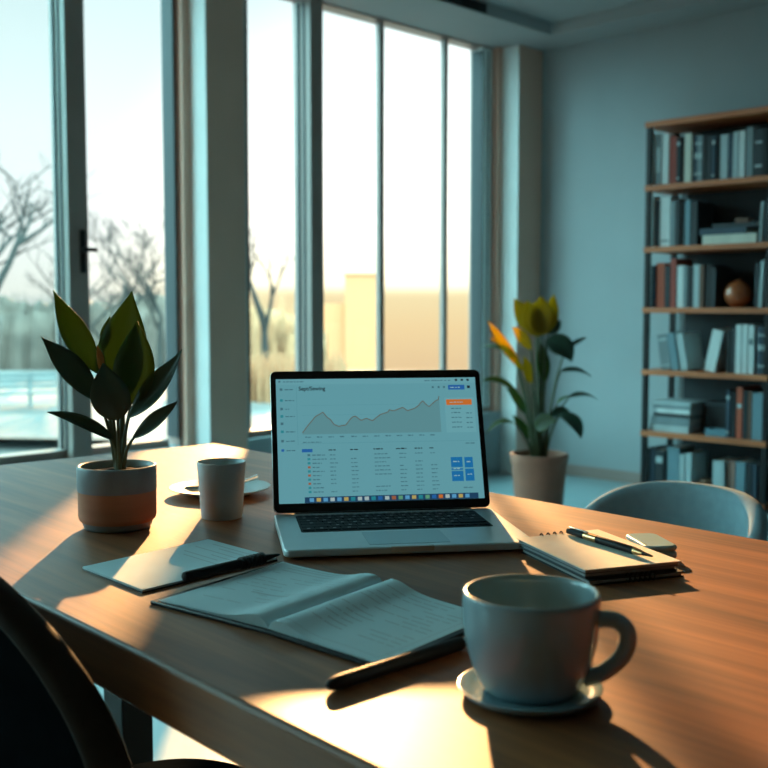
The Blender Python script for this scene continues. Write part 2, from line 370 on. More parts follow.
for ri, rw in enumerate(rows):
    hgt = .0105 if ri == 0 else .0178
    tot = sum(rw); unit = .256 / tot; x = -.128
    for w_ in rw:
        if ri == 5 and w_ == .95: key(x + .0009, x + w_ * unit - .0009, yy - hgt + .0008, yy - hgt / 2, False)
        else: key(x + .0009, x + w_ * unit - .0009, yy - hgt + .0008, yy - .0008, w_ < 2)
        x += w_ * unit
    yy -= hgt
tp = B(); tp.prism(rrect(-.052, -.212, .052, -.138, .004), LT, LT + .0004); tp.build('trackpad', M['alu_dark'], lap)
st, ct = math.sin(TILT), math.cos(TILT)
def lid(x, v, n=0): return (x, v * st - n * ct, LT + .0005 + v * ct + n * st)
lb = B(); lb.prism(rrect(-LW / 2, .001, LW / 2, LL, .009), -.0055, -.0008, lambda x, v, n: lid(x, v, n)); lo_ = lb.build('lid', M['alu'], lap, bevel=.001)
lb = B(); lb.prism(rrect(-LW / 2 + .0006, .0016, LW / 2 - .0006, LL - .0006, .0085), -.0008, .0002, lambda x, v, n: lid(x, v, n)); lb.build('bezel', M['bezel'], lo_)
hb = B(); hb.tube([(-LW / 2 + .03, .004, LT - .002), (LW / 2 - .03, .004, LT - .002)], .0042); hb.build('hinge', M['bezel'], lap)
SW, SH, SB = .3025, .186, .0145
def sc(u, v, n): return lid((u - .5) * SW, SB + v * SH, n)
E_ = dict(bg=emit('screen_background', (.135, .375, .43)), hdr=emit('screen_header', (.15, .40, .455)), panel=emit('screen_panel', (.155, .41, .46)),
          area=emit('screen_chart_area', (.12, .30, .33)), line=emit('screen_chart_line', (.14, .12, .085)), text=emit('screen_grey_text', (.06, .17, .21)),
          dark=emit('screen_dark_text', (.012, .02, .03)), blue=emit('screen_blue', (.02, .13, .40)), tile=emit('screen_tile_blue', (.012, .17, .42)), orange=emit('screen_orange', (.62, .17, .03)),
          dock=emit('screen_dock', (.015, .06, .13)), teal=emit('screen_teal_icon', (.02, .25, .30)), rust=emit('screen_rust_icon', (.35, .12, .06)), pale=emit('screen_pale', (.30, .50, .52)),
          c1=emit('dock_gold', (.5, .38, .12)), c2=emit('dock_sky', (.1, .35, .6)), c3=emit('dock_green', (.12, .35, .2)), c4=emit('dock_white', (.4, .52, .52)), lineb=emit('screen_divider', (.10, .31, .36)))
scr = B()
scr.prism([(0, 0), (1, 0), (1, 1), (0, 1)], .0002, .0005, lambda u, v, n: sc(u, v, n)); so_ = scr.build('screen', E_['bg'], lap)
class UI:
    def __init__(s): s.q = B(); s.m = []
    def mi(s, k):
        if k not in s.m: s.m.append(k)
        s.q.mi = s.m.index(k)
    def rect(s, k, u0, v0, u1, v1, n=.0008):
        s.mi(k); s.q.poly([sc(u0, v0, n), sc(u1, v0, n), sc(u1, v1, n), sc(u0, v1, n)]); return s
    def done(s, name): return s.q.build(name, [E_[k] for k in s.m], so_, fixn=False)
rnd = random.Random(3)
def words(ui, k, u, v, wtot, h=.009, n=.0010):
    x = u
    while x < u + wtot - .003:
        w_ = min(rnd.uniform(.008, .022), u + wtot - x); ui.rect(k, x, v, x + w_, v + h * rnd.uniform(.75, 1), n); x += w_ + .004
ui = UI(); ui.rect('hdr', 0, .955, 1, 1); ui.rect('text', .012, .972, .022, .988, .001); words(ui, 'text', .035, .974, .10)
for u in (.74, .755, .775, .79, .805, .82, .84, .86): words(ui, 'text', u, .972, .012)
for u in (.895, .925, .955): ui.rect('dark', u, .970, u + .012, .987, .001)
ui.done('menu_bar')
ui = UI(); ui.rect('lineb', .098, .46, .1, .93)
for i, v in enumerate((.905, .815, .745, .685, .625, .56, .485, .41)):
    ui.rect('teal' if i in (1, 3, 5) else ('blue' if i == 7 else 'text'), .018, v, .031, v + .02, .001)
    if i != 4: words(ui, 'text', .042, v + .004, .045 if i != 2 else .02)
ui.done('side_menu')
ui = UI()
for u in (.775, .805, .832): ui.rect('text', u, .912, u + .01, .928, .001)
ui.rect('blue', .858, .897, .942, .937, .0009); words(ui, 'pale', .868, .912, .05, .008, .0011); ui.rect('dark', .955, .908, .970, .930, .001); ui.done('header_buttons')
pl = [(0.122, 0.559), (0.145, 0.608), (0.165, 0.646), (0.187, 0.689), (0.205, 0.705), (0.225, 0.724), (0.237, 0.698), (0.247, 0.678), (0.261, 0.663), (0.276, 0.623), (0.3, 0.606), (0.318, 0.613), (0.334, 0.615), (0.345, 0.637), (0.355, 0.659), (0.369, 0.681), (0.384, 0.688), (0.398, 0.668), (0.412, 0.651), (0.437, 0.669), (0.453, 0.657), (0.468, 0.648), (0.489, 0.675), (0.507, 0.697), (0.527, 0.707), (0.545, 0.715), (0.554, 0.737), (0.567, 0.728), (0.579, 0.728), (0.601, 0.741), (0.621, 0.754), (0.634, 0.739), (0.645, 0.725), (0.658, 0.733), (0.67, 0.738), (0.686, 0.749), (0.7, 0.765), (0.711, 0.785), (0.724, 0.807), (0.734, 0.787), (0.745, 0.769), (0.755, 0.757), (0.769, 0.777), (0.783, 0.796), (0.794, 0.81), (0.803, 0.812), (0.808, 0.844)]
ui = UI(); ui.mi('area')
for (a, b_), (c, d) in zip(pl, pl[1:]): ui.q.poly([sc(a, .545, .0008), sc(c, .545, .0008), sc(c, d, .0008), sc(a, b_, .0008)])
ui.mi('line')
for (a, b_), (c, d) in zip(pl, pl[1:]):
    n_ = Vector((-(d - b_) * SH, (c - a) * SW)).normalized() * .00062; nx, ny = n_.x / SW, n_.y / SH
    ui.q.poly([sc(a - nx, b_ - ny, .0011), sc(c - nx, d - ny, .0011), sc(c + nx, d + ny, .0011), sc(a + nx, b_ + ny, .0011)])
for i in range(12): words(ui, 'text', .135 + i * .056, .518, .026, .010)
for v in (.62, .70, .78): ui.rect('lineb', .122, v, .81, v + .002, .0007)
ui.done('line_chart')
ui = UI(); ui.rect('panel', .835, .54, .985, .83, .0007); ui.rect('orange', .843, .768, .973, .815, .0009); words(ui, 'pale', .86, .787, .07, .008, .0011)
for i, v in enumerate((.735, .70, .66, .62, .58)):
    words(ui, 'text', .865, v, .05)
    if i: words(ui, 'text', .94, v - .004, .03)
ui.done('side_panel')
ui = UI(); ui.rect('lineb', .11, .470, .99, .473, .0007); words(ui, 'text', .122, .478, .09, .007); ui.rect('blue', .116, .402, .167, .428, .0009)
for u, w_ in ((.245, .035), (.35, .045), (.465, .045), (.575, .052), (.668, .038), (.742, .026)): words(ui, 'dark', u, .412, w_, .010)
for i in range(10):
    v = .370 - i * .0325
    ui.rect(['text', 'teal', 'teal', 'rust', 'teal', 'rust', 'teal', 'rust', 'teal', 'teal'][i], .142, v, .155, v + .017, .001)
    words(ui, 'text', .165, v + .003, rnd.uniform(.03, .07))
    for u, w_ in ((.25, .04), (.352, .042), (.467, .088), (.59, .038), (.668, .04), (.745, .042)):
        if rnd.random() < .82: words(ui, 'text', u, v + .003, w_ * rnd.uniform(.6, 1), .008)
ui.done('data_table')
ui = UI()
for (u0, v0, u1, v1) in ((.845, .255, .903, .337), (.913, .25, .955, .335), (.845, .232, .903, .246), (.845, .142, .903, .224), (.913, .142, .957, .24)):
    ui.rect('tile', u0, v0, u1, v1, .0009)
    words(ui, 'pale', u0 + .01, (v0 + v1) / 2, (u1 - u0) * .55, .010, .0011)
words(ui, 'text', .925, .445, .05); words(ui, 'text', .90, .085, .05); ui.done('blue_tiles')
ui = UI(); ui.rect('dock', .122, .0, .970, .046, .0008); x = .145; i = 0
while x < .935:
    ui.rect(['c2', 'c1', 'c2', 'c4', 'c2', 'c1', 'teal', 'c4', 'c4', 'teal', 'blue', 'c4', 'rust', 'c3', 'c2', 'c1', 'teal', 'c3', 'blue', 'orange', 'c4'][i % 21], x, .009, x + .021, .038, .0010); x += .033; i += 1
ui.done('dock')
# heading text
fc = bpy.data.curves.new('heading', 'FONT'); fc.body = 'Sept/Sewing'; fc.size = 1; fc.offset = .02
fo = bpy.data.objects.new('heading_source', fc); COL.objects.link(fo)
bpy.context.view_layer.update()
me = bpy.data.meshes.new_from_object(fo); bpy.data.objects.remove(fo)
wx = max(v.co.x for v in me.vertices); s_ = .131 * SW / wx
for v_ in me.vertices:
    x, y = v_.co.x * s_, v_.co.y * s_ * 1.05
    v_.co = Vector(sc(.110 + x / SW, .905 + y / SH, .0010))
me.materials.clear(); me.materials.append(E_['dark'])
ho = bpy.data.objects.new('heading_text', me); COL.objects.link(ho); ho.parent = so_

# ---------------------------------------------------------------- mug, cup, saucers, spoon
mug = thing('coffee_mug', 'large pale mug with round handle in the right foreground', 'mug', (.1168, .8325, TZ + .008), 0)
RR, RB, HH = .0545, .0385, .0790
pr = [(0, .002), (RB - .006, .002), (RB - .004, 0), (RB, .001)]
for i in range(1, 17):
    t_ = i / 16; pr.append((RB + (RR - RB) * (1 - (1 - t_) ** 2.6), .001 + (HH - .0025) * t_))
pr += [(RR - .0006, HH), (RR - .0026, HH + .0003), (RR - .004, HH - .0015)]
for i in range(15, 0, -1):
    t_ = i / 16; pr.append((RB - .004 + (RR - RB) * (1 - (1 - t_) ** 2.6), .005 + (HH - .0065) * t_))
pr += [(RB - .012, .0055), (0, .0055)]
B().lathe(pr, 72).build('cup_body', M['white_ceramic'], mug, sharp=60)
hpts = []
ha = R(-14); hx, hy = math.cos(ha), math.sin(ha)
ctl = [(.0510, .0590), (.0590, .0605), (.0680, .0590), (.0745, .0525), (.0755, .0430), (.0715, .0320), (.0635, .0230), (.0540, .0160), (.0420, .0115)]
def catmull(P, n=5):
    out = []
    for i in range(len(P) - 1):
        p0, p1, p2, p3 = P[max(i - 1, 0)], P[i], P[i + 1], P[min(i + 2, len(P) - 1)]
        for k in range(n):
            t = k / n
            out.append(tuple(.5 * (2 * b1 + (c1 - a1) * t + (2 * a1 - 5 * b1 + 4 * c1 - d1) * t * t + (3 * b1 - a1 - 3 * c1 + d1) * t ** 3) for a1, b1, c1, d1 in zip(p0, p1, p2, p3)))
    out.append(P[-1]); return out
hb = B(); cp = catmull(ctl)
hb.tube([(r * hx, r * hy, z) for r, z in cp], [.0068] * len(cp), 16); hb.build('handle', M['white_ceramic'], mug, sharp=60)
sau = thing('saucer', 'small pale saucer under the large mug', 'saucer', (.1166, .8325, TZ))
B().lathe([(0, .001), (.038, .001), (.040, 0), (.046, .0), (.0545, .0030), (.0572, .0070), (.0574, .0082), (.0562, .0085), (.049, .0058), (.044, .0050), (0, .0050)], 72).build('plate', M['white_ceramic'], sau, sharp=60)
mug.location.z = TZ + .0052
cup = thing('tumbler_cup', 'matte white handleless cup standing in front of the saucer with spoon', 'cup', (-.2380, 1.5480, TZ))
cr0, cr1, ch = .0300, .0360, .0830
B().lathe([(0, .001), (cr0 - .003, 0), (cr0 - .0006, .0008), (cr0, .003), (cr1 - .0002, ch - .0014), (cr1 - .0008, ch), (cr1 - .002, ch), (cr1 - .0028, ch - .0015), (cr0 - .003, .006), (cr0 - .006, .0045), (0, .0045)], 64).build('cup_body', M['cup_ceramic'], cup, sharp=50)
sp = thing('dessert_saucer', 'white saucer behind the handleless cup', 'saucer', (-.2707, 1.7425, TZ))
B().lathe([(0, .002), (.040, .002), (.042, 0), (.046, 0), (.066, .0065), (.0825, .012), (.0830, .0135), (.081, .0136), (.064, .0085), (.050, .0048), (0, .0045)], 72).build('plate', M['cup_ceramic'], sp, sharp=60)
spn = thing('teaspoon', 'steel teaspoon lying on the saucer behind the handleless cup', 'spoon', (-.2707, 1.7425, TZ + .005), R(14))
sb_ = B()
def bowl(u, v):
    a = 2 * math.pi * u; r = v
    return (-.042 + .020 * r * math.cos(a), -.020 + .0135 * r * math.sin(a), .0035 + .0075 * r * r)
sb_.grid(bowl, 28, 6); bmesh.ops.remove_doubles(sb_.bm, verts=sb_.bm.verts[:], dist=1e-5); sb_.build('bowl', M['steel'], spn, solid=.0012)
B().tube([(-.0225, -.019, .0112), (-.012, -.017, .0125), (.015, -.012, .0120), (.040, -.006, .0155), (.062, -.002, .0215)], [.0016, .0018, .0020, .0030, .0042], 10).build('spoon_handle', M['steel'], spn)

# ---------------------------------------------------------------- paper goods
def quad_fn(A, Bq, C, D):     # u from A to B, v from A to D
    A, Bq, C, D = map(Vector, (A, Bq, C, D))
    return lambda u, v: (A * (1 - u) + Bq * u) * (1 - v) + (D * (1 - u) + C * u) * v
def slab(name, pts, z0, z1, m, parent=None, bevel=.0006, grow=0):
    c = sum((Vector((p[0], p[1], 0)) for p in pts), Vector()) / len(pts)
    q = [(c.x + (p[0] - c.x) * (1 + grow), c.y + (p[1] - c.y) * (1 + grow)) for p in pts]
    return B().prism(q, z0, z1).build(name, m, parent, bevel=bevel)
def rel(pts, o): return [(p[0] - o[0], p[1] - o[1]) for p in pts]
# open notebook
NA, NB_, NC, ND = (-.1101, .9924), (-.0051, .893), (.1068, 1.035), (.0000, 1.1486)
LA, LDp = (-.2348, 1.0889), (-.1205, 1.2537)
note = thing('open_notebook', 'open black covered notebook with printed grey pages in front of the laptop', 'notebook', (-.055, 1.07, TZ))
o0 = (-.055, 1.07)
A2, B2, C2, D2, LA2, LD2 = rel([NA, NB_, NC, ND, LA, LDp], o0)
slab('cover', [LA2, A2, B2, C2, D2, LD2], 0, .0041, M['blackcover'], note, bevel=.0012, grow=.05)
def page(A, Bq, C, D, seed):
    f = quad_fn((*A, 0), (*Bq, 0), (*C, 0), (*D, 0))
    def top(u, v): 
        p = f(u, v); hgt = .0058 + .0088 * math.exp(-((u - .11) / .18) ** 2) * (1 - math.exp(-(u / .03) ** 2)) + .0015 * math.sin(u * 4 + v * 2) * u
        return Vector((p.x, p.y, hgt))
    b = B(); nu, nv = 28, 10
    gt = [[b.bm.verts.new(top(i / nu, j / nv)) for j in range(nv + 1)] for i in range(nu + 1)]
    gb = [[b.bm.verts.new(Vector((top(i / nu, j / nv).x, top(i / nu, j / nv).y, .0042))) for j in range(nv + 1)] for i in range(nu + 1)]
    for i in range(nu):
        for j in range(nv):
            b.face([gt[i][j], gt[i + 1][j], gt[i + 1][j + 1], gt[i][j + 1]]); b.face([gb[i][j], gb[i][j + 1], gb[i + 1][j + 1], gb[i + 1][j]])
    for i in range(nu):
        b.face([gt[i][0], gb[i][0], gb[i + 1][0], gt[i + 1][0]]); b.face([gt[i][nv], gt[i + 1][nv], gb[i + 1][nv], gb[i][nv]])
    for j in range(nv):
        b.face([gt[0][j], gt[0][j + 1], gb[0][j + 1], gb[0][j]]); b.face([gt[nu][j], gb[nu][j], gb[nu][j + 1], gt[nu][j + 1]])
    po = b.build('page_block', M['paper'], note, sharp=50)
    rr = random.Random(seed); pb = B()
    def strip(u0, v0, u1, v1):
        n = max(2, int(abs(u1 - u0) * 24))
        for k in range(n):
            a, c = u0 + (u1 - u0) * k / n, u0 + (u1 - u0) * (k + 1) / n
            pb.poly([top(a, v0) + Vector((0, 0, .0004)), top(c, v0) + Vector((0, 0, .0004)), top(c, v1) + Vector((0, 0, .0004)), top(a, v1) + Vector((0, 0, .0004))])
    return strip, rr, pb, po
st_, rr, pb, po = page(A2, B2, C2, D2, 5)
for v in [.93 - .055 * i for i in range(14)]:
    x = .12 + rr.uniform(0, .05)
    while x < .86:
        w_ = rr.uniform(.06, .20)
        if rr.random() < .75: st_(x, v, min(x + w_, .9), v + .011)
        x += w_ + .02
st_(.08, .055, .95, .060); st_(.945, .06, .95, .9)
pb.build('print', M['ink'], po)
st_, rr, pb, po = page(A2, LA2, LD2, D2, 9)
for v in (.95, .91, .86): st_(.30, v, .85, v + .010)
for v in [.80 - .06 * i for i in range(11)]:
    x = .1 + rr.uniform(0, .08)
    while x < .8:
        w_ = rr.uniform(.08, .2)
        if rr.random() < .5: st_(x, v, min(x + w_, .88), v + .009)
        x += w_ + .03
st_(.28, .40, .62, .42)
pb.build('print', M['ink'], po)
# thin pad on the left
P = [(-.3545, 1.2350), (-.2607, 1.1320), (-.1300, 1.2800), (-.2310, 1.3840)]
o1 = (-.244, 1.258); Pq = rel(P, o1)
pad = thing('writing_pad', 'thin grey writing pad half in the sun beside the ribbed pen', 'notepad', (*o1, TZ))
slab('backing', Pq, 0, .0016, M['blackcover'], pad, grow=.006)
pg = slab('page', Pq, .0016, .0042, M['paper'], pad)
pb = B(); f = quad_fn(*[(*p, .00445) for p in Pq])
for v, a, c in ((.92, .1, .8), (.87, .1, .62), (.80, .12, .85), (.74, .1, .5), (.68, .3, .8), (.62, .1, .7)):
    pb.poly([f(1 - a, v), f(1 - c, v), f(1 - c, v + .012), f(1 - a, v + .012)][::1])
pb.build('print', M['ink'], pg)
# pens
def pen_axis(name, label, p0, p1, z0, z1):
    d = Vector((p1[0] - p0[0], p1[1] - p0[1], 0)); L_ = d.length
    o = thing(name, label, 'pen', (p0[0], p0[1], z0), math.atan2(d.y, d.x)); o.rotation_euler = (0, -math.atan2(z1 - z0, L_), math.atan2(d.y, d.x)); return o, L_
def turned(prof, seg=20):     # (x along the pen, r)
    b = B(); rings = []
    for x, r in prof: rings.append([(x, r * math.cos(2 * math.pi * k / seg), r * math.sin(2 * math.pi * k / seg)) for k in range(seg)])
    return b.loft(rings)
pn, L_ = pen_axis('ribbed_pen', 'black pen with ribbed grip lying on the edge of the open notebook', (-.2205, 1.1540), (-.1250, 1.2620), TZ + .0124, TZ + .0124)
turned([(0, .003), (.001, .0050), (.004, .0056), (L_ * .56, .0056), (L_ * .565, .0050)]).build('barrel', M['plastic_b'], pn)
pf = [(L_ * .56, .0044)]
for i in range(7):
    x = L_ * (.568 + i * .037); pf += [(x, .0044), (x + .0006, .0074), (x + .0026, .0074), (x + .0032, .0044)]
turned(pf + [(L_ * .83, .0042)]).build('grip', M['rubber'], pn)
turned([(L_ * .825, .0042), (L_ * .90, .0030), (L_ * .985, .0014), (L_, .0006)]).build('tip', M['plastic_b'], pn)
pn, L_ = pen_axis('thick_pen', 'thick black pen with silver tip lying in front of the open notebook', (-.0455, .8350), (.0845, .9570), TZ + .0062, TZ + .0062)
turned([(0, .0020), (.002, .0042), (.006, .0056), (.014, .0062), (L_ * .85, .0062), (L_ * .885, .0056)]).build('barrel', M['plastic_b'], pn)
turned([(L_ * .88, .0052), (L_ * .9, .0046), (L_ * .98, .0018), (L_, .0008)]).build('tip', M['steel'], pn)
# kraft notebook stack
KL, KF, KR, KB = (.1669, 1.3264), (.2226, 1.1633), (.3416, 1.2060), (.2806, 1.3807)
kc = ((KL[0] + KF[0] + KR[0] + KB[0]) / 4, (KL[1] + KF[1] + KR[1] + KB[1]) / 4)
def shift(pts, dx, dy, s=1): return [((p[0]) * s + dx, (p[1]) * s + dy) for p in rel(pts, kc)]
kq = [KL, KF, KR, KB]
n1 = thing('notebook', 'dark slate notebook at the bottom of the stack under the kraft cover', 'notebook', (*kc, TZ), 0, 'stacked notebooks')
q = shift(kq, .004, -.003, .985)
slab('back_cover', q, 0, .0014, M['blackcover'], n1); slab('page_block', q, .0014, .0052, M['edge'], n1, grow=-.03); slab('front_cover', q, .0052, .0064, M['blackcover'], n1)
def coil(parent, a, c, k0, k1, n, zc, r, m=M['blackmetal']):
    a, c = Vector((*a, 0)), Vector((*c, 0)); nrm = (c - a).normalized().cross(Vector((0, 0, 1)))
    for i in range(n):
        p = a.lerp(c, k0 + (k1 - k0) * i / (n - 1)); pts = []
        for j in range(13):
            an = 2 * math.pi * j / 12; pts.append(p + nrm * (r * .9 * math.cos(an)) + Vector((0, 0, zc + r * math.sin(an))))
        B().tube(pts, .0009, 6, False).build('coil_ring', m, parent)
coil(n1, q[1], q[2], .40, .66, 6, .0052, .0048)
n2 = thing('notebook', 'slate notebook in the middle of the stack under the kraft cover', 'notebook', (*kc, TZ + .0066), 0, 'stacked notebooks')
q = shift(kq, .0, .003, .96)
slab('back_cover', q, 0, .0010, M['greycover'], n2); slab('page_block', q, .0010, .0046, M['edge'], n2, grow=-.025); slab('front_cover', q, .0046, .0056, M['greycover'], n2)
n3 = thing('notebook', 'kraft covered spiral notebook on top of the stack under the gold trimmed pen', 'notebook', (*kc, TZ + .0123), 0, 'stacked notebooks')
q = shift(kq, 0, 0, 1)
slab('back_cover', q, 0, .0008, M['greycover'], n3, grow=-.02); slab('page_block', q, .0008, .0042, M['edge'], n3, grow=-.03); slab('front_cover', q, .0042, .0056, M['kraft'], n3)
coil(n3, q[0], q[3], .30, .62, 5, .0042, .0036)
pz = TZ + .0123 + .0056
pn, L_ = pen_axis('ballpoint_pen', 'glossy black pen with gold trim on the kraft notebook', (.2352, 1.3490), (.3086, 1.2070), pz + .0050, pz + .0050)
turned([(0, .0022), (.002, .0040), (.02, .0046), (.034, .0048), (.036, .0044)]).build('cap_end', M['plastic_b'], pn)
turned([(.036, .0046), (.0365, .0050), (.060, .0050), (.0605, .0046)]).build('gold_band', M['gold'], pn)
turned([(.060, .0048), (.128, .0046), (.129, .004)]).build('barrel', M['plastic_b'], pn)
turned([(.1285, .0045), (.138, .0036), (.143, .0026)]).build('gold_collar', M['gold'], pn)
turned([(.143, .0026), (L_ - .002, .0012), (L_, .0006)]).build('tip', M['plastic_b'], pn)
cl = B(); cl.box((.004, -.0014, .0046), (.040, .0014, .0060)); cl.build('clip', M['steel'], pn, bevel=.0004)
# small white case
dv = thing('earbud_case', 'small rounded pale case lying behind the kraft notebook', 'case', (.3340, 1.3180, TZ), R(-82))
B().prism(rrect(-.040, -.0215, .040, .0215, .012, 8), .0005, .0105).build('case_bottom', M['device'], dv, bevel=.004, seg=4)
B().prism(rrect(-.040, -.0215, .040, .0215, .012, 8), .0110, .0180).build('case_lid', M['device'], dv, bevel=.004, seg=4)

# ---------------------------------------------------------------- plants
def leaf(name, base, tip, width, nrm, m, parent, bow=(0, 0, 0), fold=.15, shape=(.9, .8), nseg=16, curl=0):
    base, tip, nrm, bow = Vector(base), Vector(tip), Vector(nrm).normalized(), Vector(bow)
    mid = (base + tip) / 2 + bow; b = B(); rows = []
    for i in range(nseg + 1):
        t = i / nseg; p = base * (1 - t) ** 2 + mid * 2 * t * (1 - t) + tip * t * t
        tg = ((mid - base) * (1 - t) + (tip - mid) * t).normalized(); side = tg.cross(nrm).normalized(); nn = side.cross(tg).normalized()
        w_ = width * .5 * (math.sin(math.pi * min(1, t) ** shape[0]) ** shape[1]) * (1 - .45 * t ** 5) if 0 < t < 1 else 0
        w_ = max(w_, .0012 * (1 - t) + .0003)
        row = []
        for k in (-1, -.6, -.25, 0, .25, .6, 1):
            row.append(b.bm.verts.new(p + side * w_ * k + nn * (fold * w_ * (abs(k) ** 1.3) + curl * w_ * k * k * math.sin(t * 3))))
        rows.append(row)
    for a, c in zip(rows, rows[1:]):
        for k in range(6): b.face([a[k], a[k + 1], c[k + 1], c[k]])
    return b.build(name, m, parent, sharp=70, solid=.0007)
PY = 1.4793
pr_ = Vector((-.3736, PY, TZ))
plant = thing('potted_plant', 'small broad leaved plant in a grey and terracotta pot on the table', 'potted plant', pr_)
pot = B(); RP = .0535
pot.mi = 1; pot.lathe([(0, .001), (.040, 0), (.0455, .001), (.0475, .006), (.0490, .0105)], 64)
pot.mi = 0; pot.lathe([(.0490, .0105), (.0520, .013), (RP, .018), (RP + .0002, .0535)], 64)
pot.mi = 1; pot.lathe([(RP + .0002, .0535), (RP + .0008, .0545), (RP + .0010, .0850), (RP + .0002, .0880), (RP - .0015, .0885), (RP - .0040, .0870), (RP - .005, .078), (RP - .006, .06), (0, .06)], 64)
bmesh.ops.remove_doubles(pot.bm, verts=pot.bm.verts[:], dist=1e-6)
pot.build('pot', [M['terra'], M['glaze']], plant, sharp=60)
def soil_fn(r0, z): return lambda u, v: (r0 * v * math.cos(2 * math.pi * u), r0 * v * math.sin(2 * math.pi * u), z + .004 * (1 - v * v) + (.0018 * math.sin(u * 40 + v * 17) * math.cos(v * 23) if 0 < v < 1 else 0))
sb_ = B().grid(soil_fn(RP - .0052, .0775), 48, 8); bmesh.ops.remove_doubles(sb_.bm, verts=sb_.bm.verts[:], dist=1e-6); sb_.build('soil', M['soil'], plant)
def pp(x, y, dY=0): return onY(x, y, PY + dY) - pr_
crown = Vector((0.005, 0, .078))
# name: base px, tip px, width px, facing, bow, depth of base/tip, material
LV = [((99, 374), (53, 290), 28, (.35, -1, .25), (-.004, 0, -.004), .02, .05, 'leaf', .28, (.86, .95)),
      ((101, 404), (41, 337), 27, (.25, -.9, .45), (-.004, 0, .010), .0, -.02, 'leafd', .28, (.9, .95)),
      ((119, 400), (132, 291), 55, (-.15, -1, .1), (-.004, .01, 0), .025, .035, 'leaf', .18, (.80, .85)),
      ((131, 404), (137, 321), 43, (-.1, -1, .15), (.006, -.004, 0), -.01, -.005, 'leaf', .2, (.78, .8)),
      ((118, 420), (103, 363), 38, (.05, -1, .35), (.001, -.012, -.002), -.03, -.045, 'leafd', .22, (.85, .75)),
      ((128, 418), (182, 349), 29, (-.35, -.85, .5), (.012, 0, -.010), -.015, -.02, 'leafd', .45, (.9, .95)),
      ((113, 440), (47, 412), 18, (.15, -.55, .9), (-.004, 0, .008), -.02, -.035, 'leafd', .5, (.8, .7)),
      ((133, 438), (178, 401), 20, (-.3, -.75, .6), (.006, 0, -.006), -.02, -.03, 'leafd', .5, (.95, .75)),
      ((103, 350), (110, 316), 12, (.1, -1, .1), (0, 0, 0), .04, .045, 'leaf', .2, (.9, .8))]
for bs, tp_, wpx, nr, bow, d0, d1, mk, fold, shp in LV:
    bp, tpp = pp(*bs, d0), pp(*tp_, d1)
    lf = leaf('leaf', bp, tpp, wpx * PY / FPX, nr, M[mk], plant, bow, fold, shp)
    s0 = crown + Vector(((bp.x - .005) * .18, d0 * .2, -.004)); md = s0.lerp(bp, .55) + Vector((-(bp.x) * .10, 0, .006))
    pts = [s0, s0.lerp(md, .5) + Vector((0, 0, .003)), md, md.lerp(bp, .6), bp + (tpp - bp) * .03]
    B().tube(pts, [.0036, .0030, .0025, .0021, .0015], 8).build('stalk', M['stem'], lf)
leaf('sheath', pp(101, 372, -.002), pp(97, 345, -.002), .010, (.4, -1, .1), M['sheath'], plant, (.003, 0, 0), .6, (.9, .7))
B().tube([crown + Vector((-.002, 0, -.006)), crown + Vector((-.001, 0, .02)), pp(122, 425), pp(123, 405, .01)], [.0075, .0062, .0045, .002], 12).build('stem', M['stem'], plant)

